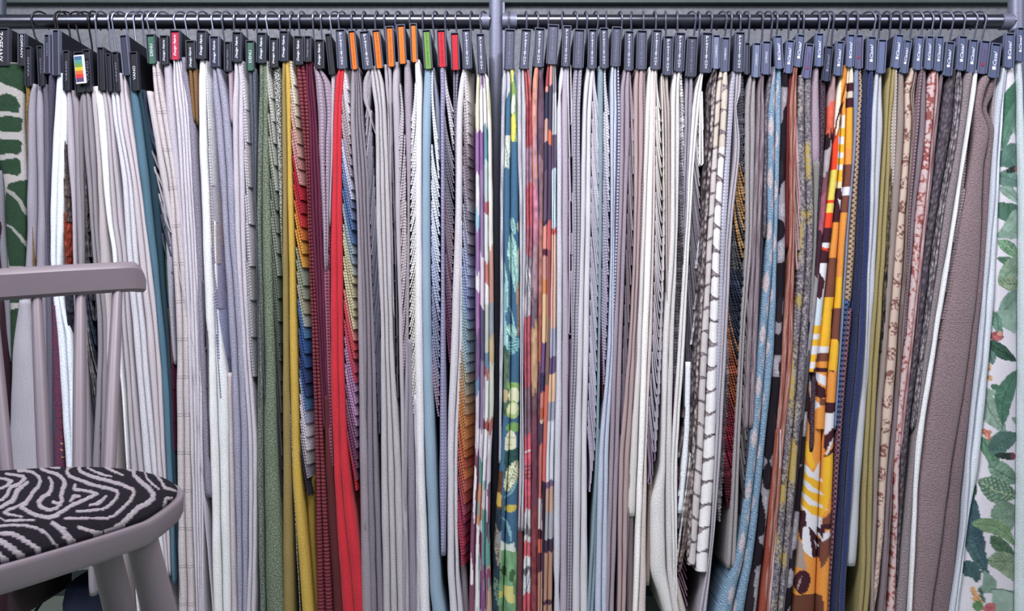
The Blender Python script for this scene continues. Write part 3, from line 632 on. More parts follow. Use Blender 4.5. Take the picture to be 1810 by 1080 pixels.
M_FLOOR = simple('concrete_floor', '#98a496', 0.7, 0, 0.15, 5)
M_TRIM = simple('dark_green_trim', '#3c4a4c', 0.6, 0, 0.1, 30)
YW = 2.22
plane_obj('wall_back', -3.0, 3.0, YW, YW+0.1, 0, 2.6, M_WALL)
plane_obj('floor', -3.0, 3.0, -2.5, YW+0.1, -0.06, 0, M_FLOOR)
zt = P(0, 4, YW-0.02)[2]
plane_obj('trim_1', -3.0, 3.0, YW-0.02, YW, zt, zt+0.12, M_TRIM)
plane_obj('baseboard_back', -3.0, 3.0, YW-0.015, YW, 0, 0.07, M_TRIM)
zr = P(0, 38.5, DR)[2]; rr = 0.0152
rack = empty('clothes_rack', (0, DR, 0)); tag(rack, 'grey tubular steel rack with a long rail and upright posts against the wall', 'rack')
def rail(x0, x1):
    MB().tube([(x0, 0, zr), (x1, 0, zr)], rr, 24).obj('rail', M_RAIL, rack)
xp = P(876.5, 0, DR)[0]; xR = P(1797, 0, DR)[0]; xL = P(-8, 0, DR)[0]
rail(-1.7, xp-0.012); rail(xp+0.02, xR+0.3)
for xx in (xp, xR):
    pp = MB().tube([(xx, 0, 0.012), (xx, 0, 2.3)], 0.0145 if xx == xp else 0.017, 24); pp.obj('post', M_POST, rack)
    MB().tube([(xx, 0, 0), (xx, 0, 0.012)], 0.045, 24).obj('foot_plate', M_POST, rack)
MB().tube([(xL-0.004, 0.02, 0), (xL-0.004, 0.02, 2.3)], 0.014, 20).obj('post', simple('dark_post', '#3a4252', 0.5), rack)
MB().tube([(xp+0.014, 0, zr), (xp+0.045, 0, zr)], 0.0172, 20).obj('rail_socket', M_POST, rack)
MB().tube([(xp-0.03, 0, zr), (xp-0.014, 0, zr)], 0.0165, 20).obj('rail_socket', M_POST, rack)
MB().tube([(xR-0.035, 0, zr), (xR-0.012, 0, zr)], 0.0172, 20).obj('rail_socket', M_POST, rack)
xf = P(22, 0, 2.1)[0]; MB().tube([(xf, 2.1-DR, 0), (xf, 2.1-DR, 0.4)], 0.017, 20).obj('rear_post', simple('blue_grey_post', '#3c4a60', 0.5), rack)
# slim upright strip on the wall behind the post
v = MB().box(P(886, 0, YW-0.02)[0], P(892, 0, YW-0.02)[0], YW-0.02, YW, 0.07, zt).obj('trim_2', M_POST, None, smooth=False); struct(v)
# colour card clipped on the hanger with the rainbow stripes, rivets on two heads
card = empty('rainbow_colour_card', (0, 0, 0)); tag(card, 'white-framed rainbow striped colour card clipped to a black hanger head', 'card')
pc = P(141, 122, D0-0.012); card.location = pc; hw, hh = 9.0*K, 25*K; rot = 0.10
def rotb(x0, x1, z0, z1, y0, y1):
    v, f = box_data(x0, x1, y0, y1, z0, z1); c_, s_ = math.cos(-rot), math.sin(-rot)
    return [((x*c_+z*s_), y, (-x*s_+z*c_)) for x, y, z in v], f
mb = MB(); mb.add(*rotb(-hw, hw, -hh, hh, 0.001, 0.003)); mb.obj('card_back', simple('card_white', '#d9d9e8', 0.5), card, smooth=False)
cols7 = ['#5c3f74', '#e02c2c', '#e0702c', '#dcc628', '#6a9c4c', '#4c9c94', '#3c6c94']
for i, h in enumerate(cols7):
    z0 = -hh+0.0035+i*(2*hh-0.006)/7; mb = MB(); mb.add(*rotb(-hw+0.001, hw-0.0045, z0, z0+(2*hh-0.006)/7, 0.0, 0.002)); mb.obj('colour_stripe', hmat(h, 0.4), card, smooth=False)
# ---------------------------------------------------------------- chair
M_CH = simple('mauve_grey_paint', '#7c727b', 0.42, 0, 0.03, 30)
ZS = CZ-0.22
out = [(-.36,.90),(-.372,1.0),(-.41,1.07),(-.47,1.11),(-.54,1.11),(-.62,1.08),(-.72,1.02),(-.80,.92),(-.84,.81),(-.83,.70),(-.76,.63),(-.66,.61),(-.55,.64),(-.47,.685),(-.426,.721),(-.388,.80),(-.366,.86)]
def smooth_loop(pts, n=96):
    m_ = len(pts); r = []
    for i in range(n):
        t = i/n*m_; k = int(t); u = t-k; p = [pts[(k+j-1) % m_] for j in range(4)]
        r.append(tuple(0.5*((2*p[1][a])+(-p[0][a]+p[2][a])*u+(2*p[0][a]-5*p[1][a]+4*p[2][a]-p[3][a])*u*u+(-p[0][a]+3*p[1][a]-3*p[2][a]+p[3][a])*u**3) for a in (0, 1)))
    return r
out = [(x_-0.009, y_) for x_, y_ in out]; loop = smooth_loop(out); n = len(loop); cxs = sum(p[0] for p in loop)/n; cys = sum(p[1] for p in loop)/n
chair = empty('chair', (cxs, cys, 0)); tag(chair, 'mauve painted wooden spindle-back chair with a zebra striped cushion seat', 'chair')
def ring(sc, z): return [((x-cxs)*sc, (y-cys)*sc, z) for x, y in loop]
rings = [(0.90, ZS-0.025), (0.975, ZS-0.025), (0.995, ZS-0.0235), (1.004, ZS-0.019), (1.006, ZS-0.004), (1.003, ZS-0.0005), (0.997, ZS+0.0005), (0.93, ZS+0.0005)]
v = []; f = []
for sc, z in rings: v += ring(sc, z)
for i in range(len(rings)-1):
    for k in range(n): f.append((i*n+k, i*n+(k+1) % n, (i+1)*n+(k+1) % n, (i+1)*n+k))
f.append(tuple(reversed(range(n)))); f.append(tuple((len(rings)-1)*n+k for k in range(n)))
mesh_obj('seat', v, f, M_CH, chair)
# zebra cushion: dense polar grid, stripes laid out in the plane of the seat
zraw = [
 ([(755,70),(720,120),(640,160),(590,190),(580,220),(600,255),(660,280),(720,300),(780,325),(860,345),(950,365),(1015,385),(1025,410),(1000,460),(940,520),(880,545),(780,555),(670,563)],6),
 ([(880,72),(850,110),(790,145),(700,165),(685,190),(700,215),(760,245),(850,275),(960,300),(1060,330),(1150,370),(1165,400),(1130,470),(1060,540),(990,600),(920,625),(800,622),(570,622)],6),
 ([(980,72),(940,100),(890,125),(890,150),(930,185),(1000,220),(1065,245)],5),([(760,185),(830,220),(900,245),(965,260)],4),([(1090,120),(1050,145),(1025,160)],5),([(1170,95),(1185,125),(1150,160),(1120,160)],6),([(1040,62),(1085,70)],3),
 ([(1110,190),(1160,205),(1165,250),(1230,310),(1290,360),(1330,410),(1330,450),(1280,490),(1200,530),(1130,600),(1060,670),(980,720),(900,755),(830,745),(760,725),(690,700)],9),
 ([(1255,220),(1280,280),(1330,330),(1380,370)],4),([(1310,210),(1360,250),(1400,300),(1430,355),(1480,370),(1540,390)],5),
 ([(1530,465),(1490,445),(1440,450),(1430,500),(1410,560),(1340,590),(1260,640),(1200,680),(1165,712)],6),([(1495,500),(1490,540),(1460,555),(1440,530)],3),
 ([(160,210),(220,210),(290,225),(335,260),(350,300),(330,350),(290,390),(260,440),(225,490),(200,510),(190,530),(240,560),(330,600),(420,615),(480,600),(560,550),(640,500),(740,460),(840,410),(800,395),(720,380),(640,370),(650,335)],7),
 ([(360,195),(430,220),(500,240),(550,280),(560,330),(540,380),(530,430),(540,470),(510,500),(460,480)],7),([(430,270),(450,310),(445,370),(420,410),(370,440),(335,480),(350,520),(420,550),(480,540),(530,500)],7),
 ([(610,475),(640,430),(690,430)],6),([(780,505),(840,500),(880,470),(920,430)],6),([(50,235),(130,245),(200,260),(215,280),(160,330),(90,350),(60,420),(20,460),(0,465)],6),([(0,275),(60,285),(100,300),(60,340),(0,365)],6),
 ([(240,310),(190,350),(150,380),(130,430),(110,470),(50,500),(0,530)],8),([(220,480),(150,520),(80,545),(40,570),(90,590),(190,607)],5),([(0,620),(50,645),(150,640),(300,637)],4),([(460,665),(540,720),(590,790),(640,840),(700,850),(765,840)],13),
 ([(-40,700),(0,690),(100,680),(220,685),(330,710),(400,750),(450,810),(500,870),(545,905)],5),([(-40,760),(0,755),(100,755),(180,790),(260,840),(350,900),(425,942)],8),([(-60,800),(0,820),(90,870),(180,940),(270,990)],10),([(-60,900),(0,945),(60,990),(100,1030)],10),
 ([(320,135),(430,135),(540,145)],3),([(515,110),(580,122),(620,100)],3),([(435,178),(515,185)],4)]
zpx = [([(q[0]/4.91, 790+q[1]/4.91) for q in pl], wd) for pl, wd in zraw]
NR, NA = 230, 620
lp = np.array(smooth_loop(out, NA)); ctr = np.array([cxs, cys]); rr_ = np.linspace(0, 1, NR)
XY = ctr+(lp[None]-ctr)*(0.975*rr_[:, None, None]); prof = 0.004+0.026*(1-rr_**4.5)**0.75
X = XY[..., 0].ravel(); Y = XY[..., 1].ravel(); Zc = ZS+np.repeat(prof, NA)
mask = np.zeros(len(X), bool); wx = 905+F_PX*X/Y+(hn(X*420, Y*420, 3)-0.5)*2.2; wy = 540+F_PX*(CZ-Zc)/Y+(hn(X*420, Y*420, 7)-0.5)*1.6
for pl, wd in zpx:      # stripes woven into the cover, traced on the domed surface itself
    L_ = len(pl)-1
    for i in range(L_):
        ax, ay = pl[i]; bx, by = pl[i+1]; dx, dy = bx-ax, by-ay
        q = np.clip(((wx-ax)*dx+(wy-ay)*dy)/(dx*dx+dy*dy+1e-12), 0, 1); g = (i+q)/L_
        mask |= np.hypot(wx-ax-q*dx, wy-ay-q*dy) < wd*0.5*(0.4+0.6*np.sin(np.pi*np.clip(g, 0.08, 0.92))**0.6)
# stripes for the part of the seat outside the picture
far = (X < -0.60) & (Y < 0.95); ph = (X*1.2+Y*0.5)*38+(hn(X*14, Y*14, 5))*3.2
mask |= (wx < -14) & ((ph-np.floor(ph)) < 0.30)
colr = np.tile(np.array(lin('#17141c')), (len(X), 1)); colr[mask] = np.array(lin('#8f8890'))
nz = 0.75+0.5*hn(X*900, Y*900, 2); colr *= nz[:, None]
vv = np.stack([X-cxs, Y-cys, Zc+mask*0.0008], 1)
ff = [(i*NA+k, i*NA+(k+1) % NA, (i+1)*NA+(k+1) % NA, (i+1)*NA+k) for i in range(1, NR-1) for k in range(NA)]
ff.append(tuple(NA+k for k in reversed(range(NA)))); b0 = len(vv)
vv = np.concatenate([vv, np.stack([(lp[:, 0]-cxs)*0.97, (lp[:, 1]-cys)*0.97, np.full(NA, ZS)], 1)]); colr = np.concatenate([colr, np.tile(np.array(lin('#17141c')), (NA, 1))])
ff += [((NR-1)*NA+k, (NR-1)*NA+(k+1) % NA, b0+(k+1) % NA, b0+k) for k in range(NA)]
cu = mesh_obj('cushion', vv, ff, fab('pattern', 'p'), chair, uv=np.stack([vv[:, 0], vv[:, 1]], 1), col=colr)
cu['label'] = 'black cushion with pale zebra stripes'
# back rail
def bar(path, h, th):
    v = []; f = []; m_ = len(path)
    for i, (x, y, z) in enumerate(path):
        a = path[max(i-1, 0)]; b_ = path[min(i+1, m_-1)]; tx, ty = b_[0]-a[0], b_[1]-a[1]; L_ = math.hypot(tx, ty); nx, ny = ty/L_, -tx/L_
        hh_ = h/2; r_ = 0.0045
        e = 1.0
        dz = 0
        if i >= m_-5: k_ = (i-(m_-5))/4.0; dz = -0.016*k_**2.2; e = 1-0.25*k_
        sec = [(-th/2*e, -hh_), (th/2*e-r_, -hh_), (th/2*e, -hh_+r_), (th/2*e, hh_-r_*2), (th/2*e-r_, hh_-r_*0.5), (th/2*e-2*r_, hh_), (-th/2*e+r_, hh_), (-th/2*e, hh_-r_)]
        for s_, t_ in sec: v.append((x+nx*s_-cxs, y+ny*s_-cys, z+t_+(dz if t_ > 0 else 0)))
    for i in range(m_-1):
        for k in range(8): f.append((i*8+k, i*8+(k+1) % 8, (i+1)*8+(k+1) % 8, (i+1)*8+k))
    f.append(tuple(reversed(range(8)))); f.append(tuple((m_-1)*8+k for k in range(8)))
    o = mesh_obj('back_rail', v, f, M_CH, chair); o.data.set_sharp_from_angle(angle=math.radians(32))
kp = [(-330,525,1.10),(-150,515,1.11),(0,503,1.14),(120,494,1.18),(200,489,1.215),(232,488,1.23),(241,488,1.233),(246,489,1.235),(250,489.5,1.237),(252,490,1.238)]
pth = []
for t in np.linspace(0, 1, 24)[:-1]: pth.append(P(np.interp(t, [0,.3,.6,.8,1], [-330,-150,0,120,228]), np.interp(t, [0,.3,.6,.8,1], [525,515,503,495,489]), np.interp(t, [0,.3,.6,.8,1], [1.10,1.11,1.14,1.18,1.225])))
pth += [P(x_, y_, d_) for x_, y_, d_ in ((232,489,1.228),(238,489,1.232),(244,489.5,1.236),(248,490,1.239),(251,490.5,1.242))]
bar(pth, 0.0425, 0.021)
def spind(a, b_, r0, r1):
    pts = [tuple(a[i]+(b_[i]-a[i])*t-(cxs, cys, 0)[i] for i in range(3)) for t in np.linspace(0, 1, 9)]
    rs = [r0+(r1-r0)*(1-t)+0.001*math.sin(math.pi*t) for t in np.linspace(0, 1, 9)]
    MB().tube(pts, [r for r in rs], 16).obj('spindle', M_CH, chair)
def ztop(x_): return np.interp(x_, [-330, 0, 250], [1.105, 1.145, 1.235])
for xt, xb, db in ((-190,-150,1.00),(-100,-70,1.03),(-18,14,1.055),(64,79,1.075),(142,140,1.08),(208,192,1.08)):
    dt = ztop(xt); a = P(xt, 505, dt); q = P(xb, 805, db); q = (q[0], q[1], ZS+0.001)
    spind(a, q, 0.0078, 0.0064)
for a, b_ in (((-.388,.905,ZS-.02),(-.315,1.0,0.0)),((-.490,1.02,ZS-.02),(-.492,1.24,0.0)),((-.70,.70,ZS-.02),(-.78,.60,0.0)),((-.73,.96,ZS-.02),(-.84,1.05,0.0)),):
    pts = [tuple(a[i]+(b_[i]-a[i])*t-(cxs, cys, 0)[i] for i in range(3)) for t in np.linspace(0, 1, 10)]
    MB().tube(pts, [0.0155+0.003*math.sin(math.pi*min(1, t*1.3)) for t in np.linspace(0, 1, 10)], 20).obj('leg', M_CH, chair)
# things on the floor behind the chair
mbx = MB(); v0 = P(113, 0, 1.80)[0]; v1 = P(200, 0, 1.80)[0]
pts = smooth_loop([(v0, 1.80), (v1, 1.81), (v1+0.03, 2.02), (v0+0.02, 2.03)], 40); vv = []; ff = []
for z, sc in ((0.0, 1.0), (0.06, 1.03), (0.12, 1.0), (0.155, 0.97), (0.16, 0.9)):
    for x_, y_ in pts: cx_, cy_ = (v0+v1)/2+0.015, 1.91; vv.append((cx_+(x_-cx_)*sc+0.003*math.sin(z*60+x_*50), cy_+(y_-cy_)*sc, z))
for i in range(4):
    for k in range(40): ff.append((i*40+k, i*40+(k+1) % 40, (i+1)*40+(k+1) % 40, (i+1)*40+k))
ff.append(tuple(reversed(range(40)))); ff.append(tuple(160+k for k in range(40)))
o = mesh_obj('folded_cloth', vv, ff, fab('#3f4766', 'w'), None, uv=[(q[0]+q[1], q[2]) for q in vv]); tag(o, 'folded slate blue cloth bundle on the floor under the hanging samples', 'cloth', None)
pts = [P(112,1022,2.02), P(104,1040,2.0), P(90,1048,1.98), P(78,1058,1.97), P(64,1078,1.95), P(55,1092,1.93)]
pts = [(a, b_, max(0.006, c_)) for a, b_, c_ in pts]
mb = MB().tube(pts, 0.0035, 8); tag(mb.obj('cable', M_WIREB, None), 'thin dark cable lying on the floor by the slate blue cloth', 'cable')
# ---------------------------------------------------------------- the sample hangers, one call each
def H(label, hd, items, **kw):
    e = hanger(label, hd, **kw); yb = hd[5]
    for it in items:
        if it[0] == 'F':
            _, mt, nf, pts, yend = it[:5]; ex = it[5] if len(it) > 5 else {}
            paint = None
            if mt[0] == '@': nm, _, kd = mt[1:].partition(':'); paint = PAINT[nm]; m = fab('pattern', kd or 'p')
            else:
                a = mt.split(','); m = fab(a[0], a[1] if len(a) > 1 else 'p', a[2] if len(a) > 2 else None)
            ys = [p[0] for p in pts]; top = ex.get('top', min(yb-4, ys[0]))
            if ex.get('below'): top = ys[0]
            lengths(e, m, nf, ys, [p[1] for p in pts], [p[2] for p in pts], top, yend or 1112, ex.get('off', 0.0), paint, ex.get('amp', 0.7))
        else:
            _, st, n, y0, y1, Lk, pts, cols, kd = it[:9]; ex = it[9] if len(it) > 9 else {}
            ys = [p[0] for p in pts]
            cascade(e, st, n, y0, y1, Lk, ys, [p[1] for p in pts], [p[2] for p in pts], cols, kd, ex.get('w', 3.0), ex.get('off', 0.004), ex.get('depth', 0.2), ex.get('fr', 0.42))
    return e
def T(t, mode, pos=.5, ln=.6, th=.5, dim=0): return (t, mode, pos, ln, th, dim)
VA = T('VANO', 'up', .52, .5, .5, 1); SC = T('Design Fabric', 'upi', .52, .74, .42); DN = T('DENU', 'up', .55, .42, .45)
PR = T('Prestigious', 'stack', .5, .82, .36); PRD = T('Prestigious', 'stack', .5, .82, .32, 1); CA = T('Casal', 'upi', .45, .42, .5); CM = T('CAMENGO', 'up', .5, .36, .34)
CAM = T('Casal', 'upi', .45, .42, .42, '#74688c')
BK, GY, SL = '#1a1b25', '#4b4e60', '#5f6888'
# -- the black-headed group at the left end
H('wide hanger of green and cream leaf velvet at the far left end of the rail', (-14,17,-14,17,50,116,'n','#23242f',T('ZOFFANY','down',.5,.8,.35),'b'),
  [('F','@green:f',1,[(110,-30,41),(200,-30,38),(330,2,43),(390,5,42),(450,8,41),(600,14,40),(700,18,40)],700)])
H('black hanger with white capital lettering and burgundy cloth, partly hidden behind green leaf velvet', (33,46,33,46,60,116,'n','#20212b',T('ZOFFANY','down',.4,.75,.45),'b'),
  [('F','#3c2030,q',1,[(400,-12,2),(600,-12,15),(820,-14,10)],1112,{'top':330,'off':.006}),('F','#8a8a96,w',1,[(400,-12,3),(560,2,15),(620,10,16)],640,{'top':300,'off':.003})])
H('black hanger with faint lettering and mustard weave peeking out beside green velvet', (45,57,46,57,83,152,'k',BK,VA,'b'),
  [('F','#ab8746,m,#6a5428',1,[(100,40,47),(140,41,50),(165,43,52),(185,44,49)],480,{'top':92}),
   ('F','#bcb8c6,w',1,[(530,32,51),(600,22,55),(760,14,67),(830,10,69),(1000,6,72)],1000,{'below':1,'off':-.005}),
   ('F','#a9a4b4,w',2,[(150,55,70),(170,49,72),(200,46,74),(390,44,78),(500,38,76),(600,22,56),(760,16,66),(820,15,70)],1020)])
H('slim black hanger with slate grey cloth behind the lilac-grey lengths', (66,77,70,79,82,152,'k',BK,T('VANO','up',.5,.4,.4,1),'b'),
  [('F','#706d80,w',1,[(150,71,82),(200,73,88),(390,77,84),(600,78,92),(820,70,95)],1012),
   ('F','#9c96a8,w',1,[(400,76,84),(600,57,88),(820,67,92)],1022,{'top':395,'off':.004})])
H('grey-rimmed black hanger standing taller than its slim black neighbours', (78,90,80,89,61,130,'s','#2a2c3c',T('VANO','up',.4,.35,.5,1),'b'),
  [('F','#5f5c70,m,#454356',1,[(130,83,93),(200,84,91),(390,82,85),(600,92,97),(760,92,98)],1012),('F','#4e4a62,m,#7a3450',1,[(560,90,98),(700,88,108),(850,92,108)],1018,{'top':540})])
H('tall silver-rimmed black hanger holding icy white velvet lengths', (93,106,95,106,53,133,'s','#2c3044',None,'b'),
  [('F','#dfe6f4,f',1,[(128,98,108),(145,94,112),(200,91,108),(390,84,97),(450,85,96),(600,95,113),(760,108,122),(830,112,128)],1010),
   ('F','#e4eefa,f',1,[(150,106,112),(200,103,118),(300,99,112),(390,97,110),(470,97,106),(540,103,112),(600,114,124),(700,120,128),(830,124,132)],1005)])
H('black white-lettered hanger left of the rainbow card with brown and burnt orange swatches', (112,124,113,124,90,160,'k',BK,VA,'z'),
  [('F','#c2bac8,w',1,[(155,117,122),(200,114,126),(390,125,132),(500,128,134),(820,132,150)],1008),
   ('C','sheet',7,250,600,1.6,[(200,109,120),(390,110,125),(500,112,126),(600,114,128)],['#7a6c72','#8d7c7a','#7f6b68','#c44a2c','#b8452c','#4c5468','#454c60'],'k',{'w':3}),
   ('C','fin\\',14,640,810,4,[(600,90,98),(700,92,106),(810,92,108)],['#5f3550','#8c2c48','#a03048','#c08a70'],'w',{'w':3,'off':.002})])
H('black hanger carrying the rainbow striped colour card', (131,150,135,151,92,163,'k',BK,None,'z'),
  [('F','#a39ca8,w',1,[(160,123,131),(200,125,140),(390,131,146),(600,140,152),(820,146,158)],1056),('F','#8f8890,w',1,[(160,140,150),(200,136,145),(390,141,147)],560)])
H('black white-lettered hanger right of the rainbow card with blue knitted swatch cascade', (147,160,151,164,88,162,'k',BK,VA,'z'),
  [('F','#9f98a2,w',2,[(158,142,156),(200,143,162),(390,157,171),(600,170,188),(820,160,188)],1000),
   ('C','loop\\',12,330,800,3.2,[(300,146,157),(390,146,159),(600,150,172),(700,158,182),(800,160,184)],['#6d6870','#78727a','#5f5d6a','#4a566c','#3c4a60','#8f8c90','#5a6478'],'k',{'w':4})])
H('narrow black hanger with a bare rivet and frayed ivory linen', (172,186,176,186,84,160,'k',BK,None,'z'),
  [('F','#c8bfc4,w',1,[(152,158,168),(200,162,170),(390,171,184),(470,172,190),(600,182,195)],1112),
   ('F','#e8e9ee,f',1,[(152,163,178),(200,168,186),(330,181,192),(390,187,197),(450,196,205),(520,200,207),(600,206,212)],1112)])
H('thin black hanger without lettering, dove grey linen below', (187,197,191,199,95,162,'k',BK,None,'z'),
  [('F','#c6bec8,w',2,[(158,178,190),(200,184,197),(330,194,208),(390,197,214),(460,206,222),(600,216,230),(820,230,250)],1112)])
H('black white-lettered hanger over white satin lengths', (199,209,203,214,92,162,'k',BK,VA,'z'),
  [('F','#dcdbe6,p',2,[(158,193,208),(200,197,212),(330,214,232),(390,217,238),(460,222,243),(600,233,256),(820,251,276)],1112)])
H('silver-rimmed hanger tilting right with petrol blue linen', (211,226,219,231,62,133,'s','#343850',None,'z'),
  [('F','#5a8299,w',1,[(128,224,230),(150,227,236),(200,229,247),(330,247,262),(390,252,268),(480,266,278),(600,278,290),(700,284,298),(820,291,303),(960,299,306)],1035),
   ('F','#d6cdd6,w',2,[(158,210,222),(200,212,229),(330,233,248),(390,238,256),(480,246,267),(600,258,280),(820,276,291)],1020)])
H('black white-lettered hanger with a rivet, dark teal and frayed navy edged cream', (229,244,233,246,92,160,'k',BK,T('VANO','up',.55,.36,.5),'z'),
  [('F','#2b4a5a,w',1,[(158,238,248),(200,246,257),(330,262,278),(390,268,282),(480,278,288),(600,290,297),(820,303,307)],1112),
   ('C','fringe\\',10,240,480,3,[(160,252,262),(230,256,276),(330,276,296),(480,288,302)],['#35405c','#8e8894','#b8b2bc','#55586a'],'w',{'w':3}),
   ('C','sheet',6,470,800,1.8,[(400,288,300),(480,289,301),(600,297,308),(800,303,309)],['#3f5a48','#6a4a34','#7c4a38','#5c2440','#5a2040'],'w',{'w':2.5,'off':.006}),
   ('F','#b9b0bc,m,#8890a4',1,[(390,285,294),(450,289,302),(520,294,303),(640,303,308)],645,{'top':300,'off':.003})])
# -- green and dark script labels
H('green white-lettered hanger nearest the left end, above cream windowpane check', (259,274,262,278,61,112,'n','#3f6f5c',DN,'z'),
  [('F','#d5cbd0,c,#5c5560',2,[(108,266,280),(140,268,284),(200,274,294),(330,296,312),(390,299,319),(600,309,333),(820,310,336),(1020,312,342)],1112),
   ('F','#cfc7cc,w',1,[(165,256,268),(200,262,275),(300,278,292),(330,284,296)],700,{'top':160})])
H('dark hanger just left of the red-pink plate, pale lilac cotton below', (283,298,284,298,63,114,'n','#25262f',SC,'z'),
  [('F','#c6bfce,p',1,[(112,286,300),(200,291,308),(390,315,324),(600,333,340)],1112)])
H('hanger with a half red half pink name plate', (301,319,302,319,54,105,'n','#c5274c',SC,'z'),
  [('F','#d9d4e0,p',4,[(103,306,318),(140,305,326),(200,310,333),(390,322,344),(600,331,355),(820,337,358),(1020,344,359)],1112),
   ('F','#a29cae,m,#787386',1,[(130,320,330),(200,330,341),(390,342,352),(600,350,360),(780,357,368)],880)])
H('dark hanger with cream script over short ochre brown cloth', (329,345,330,346,72,121,'n','#22222a',T('Design Fabric','upi',.6,.72,.42),'z'),
  [('F','#8d6a45,p',2,[(118,332,345),(150,334,347),(200,339,348)],214),
   ('C','loop\\',5,560,860,3,[(500,357,362),(700,360,368),(860,364,370)],['#8d8a98','#5c5a68'],'w',{'w':3,'off':.003})])
H('dark hanger over the brightest white wool lengths', (348,366,348,364,54,104,'n','#262a38',SC,'z'),
  [('F','#f0f2f8,p',1,[(102,350,361),(140,347,364),(200,348,363),(390,353,371),(600,362,377),(820,369,383),(1020,373,388)],1112),
   ('F','#eceff8,p',1,[(560,377,384),(700,379,400),(820,384,401),(1020,389,404)],1112,{'top':390,'off':.003}),
   ('F','#d2c8ce,p',1,[(700,399,408),(820,401,411),(1020,404,416)],1112,{'top':660,'off':.006}),
   ('C','flap',7,160,712,1.55,[(110,362,369),(200,364,378),(390,371,392),(600,380,406),(712,384,409)],['#e3e4ea','#dfe0e8','#bdb9c8','#b3a6ae','#a29fc0','#9aa0c6','#8b8aac'],'p',{'w':2.6,'fr':.14})])
H('hanger with blue-grey rim over silvery blue melange tweed', (371,388,372,388,64,118,'s','#2a2f48',SC,'z'),
  [('F','#b4b4c8,m,#8c8ca4',2,[(116,374,386),(150,374,396),(200,377,404),(330,388,412),(390,391,414),(600,404,430),(820,412,438),(960,416,437)],1112)])
H('low dark hanger with short mauve pink cloth', (397,409,397,409,74,126,'n','#24252f',T('Design Fabric','upi',.6,.7,.4,1),'z'),
  [('F','#b8a3b4,w',1,[(122,402,409),(160,403,410),(200,404,411)],216)])
H('dark hanger over pale lilac felt with long looped swatches', (411,428,411,427,57,109,'n','#252a3a',SC,'z'),
  [('F','#cfc9d6,p',2,[(106,413,424),(150,411,430),(200,409,430),(390,413,432),(600,426,440),(820,438,453),(960,438,452),(1080,434,450)],1112),
   ('C','flap',8,120,675,1.9,[(110,424,430),(200,428,440),(390,432,450),(600,437,452),(675,442,452)],['#cfccd6','#c9c5d0','#aeacb4','#b0aeb8'],'p',{'w':3.4,'off':.003,'fr':.35})])
H('green white-lettered hanger among the dark script plates, grey green tweed below', (435,450,436,450,72,124,'n','#3d6c5a',DN,'z'),
  [('F','#6c7380,m,#484e5a',2,[(120,437,452),(200,441,453),(300,446,452)],720)])
H('dark hanger over thick sage green boucle tweed', (454,472,454,470,58,111,'n','#23303a',SC,'z'),
  [('F','#57615a,m,#7c877c',1,[(108,456,466),(150,457,464),(200,454,464),(390,452,460),(600,453,464),(820,452,463),(1020,456,466)],1112),
   ('F','#8a9786,g,#57634f',1,[(108,462,470),(150,462,476),(200,463,472),(390,459,479),(600,463,485),(820,462,491),(1020,465,501)],1112),
   ('C','flap',13,140,640,2.6,[(110,469,474),(200,471,488),(390,477,496),(600,484,497),(640,486,497)],['#c2c4be','#aab0a4','#8c9488','#6f7a6c','#5c6660'],'w',{'w':3,'fr':.5}),
   ('C','thin\\',8,600,870,4,[(600,485,496),(820,489,498),(870,490,499)],['#4a4c50','#35363e'],'w',{'w':3,'off':.006})])
H('dark hanger with black and white flecked boucle', (477,492,477,491,67,119,'n','#24262f',SC,'z'),
  [('F','#c5c8c2,g,#2e3034',1,[(116,480,492),(160,481,496),(200,484,496),(330,490,497),(390,493,497)],1112,{'off':.006})])
H('dark hanger over mustard yellow felt with multicoloured swatch flaps', (494,511,494,509,55,108,'n','#252b3e',SC,'z'),
  [('F','#a08c50,p',1,[(106,498,505),(150,497,504),(200,497,505),(390,498,507),(600,498,509),(820,498,513)],1112),
   ('F','#d3b040,p',1,[(106,503,510),(150,503,513),(200,504,513),(390,507,518),(600,509,524),(820,513,530),(1020,526,547)],1112),
   ('F','#a3892f,p',1,[(880,534,552),(1020,546,557)],1112,{'top':845,'off':.02}),
   ('C','flap',30,128,874,3.0,[(110,510,520),(200,512,532),(390,519,546),(600,526,551),(820,530,555),(874,532,556)],['#e2d9c6','#dacdb8','#d0bfae','#cda898','#d0a09a','#cb8f8c','#b01c44','#c01a38','#d42a34','#dd7a26','#e0a030','#5f665c','#9ca592','#b3ac92','#a7aba8','#4f7aa8','#355f9c','#3a4c84','#4470a0','#a8accb','#c9c4d2','#b9b2ba','#8f8794','#30283a'],'p',{'w':3.4})])
H('dark hanger over rust red ribbed chenille', (519,537,520,535,64,114,'n','#232330',SC,'z'),
  [('F','#8c4048,r,#5c2030',2,[(112,523,536),(150,525,543),(200,530,545),(330,541,548),(390,543,550),(600,550,562),(700,553,567),(820,556,573),(1020,558,584)],1112)])
H('dim-lettered dark hanger over burgundy wool', (538,551,538,550,64,109,'n','#24222c',T('Design Fabric','upi',.5,.7,.4,1),'z'),
  [('F','#70294a,p',3,[(106,540,550),(150,540,554),(200,544,558),(390,550,568),(600,562,575),(700,567,580)],760),
   ('F','#6a3034,w',1,[(760,572,582),(820,573,588),(1020,584,602)],1112,{'top':700}),])
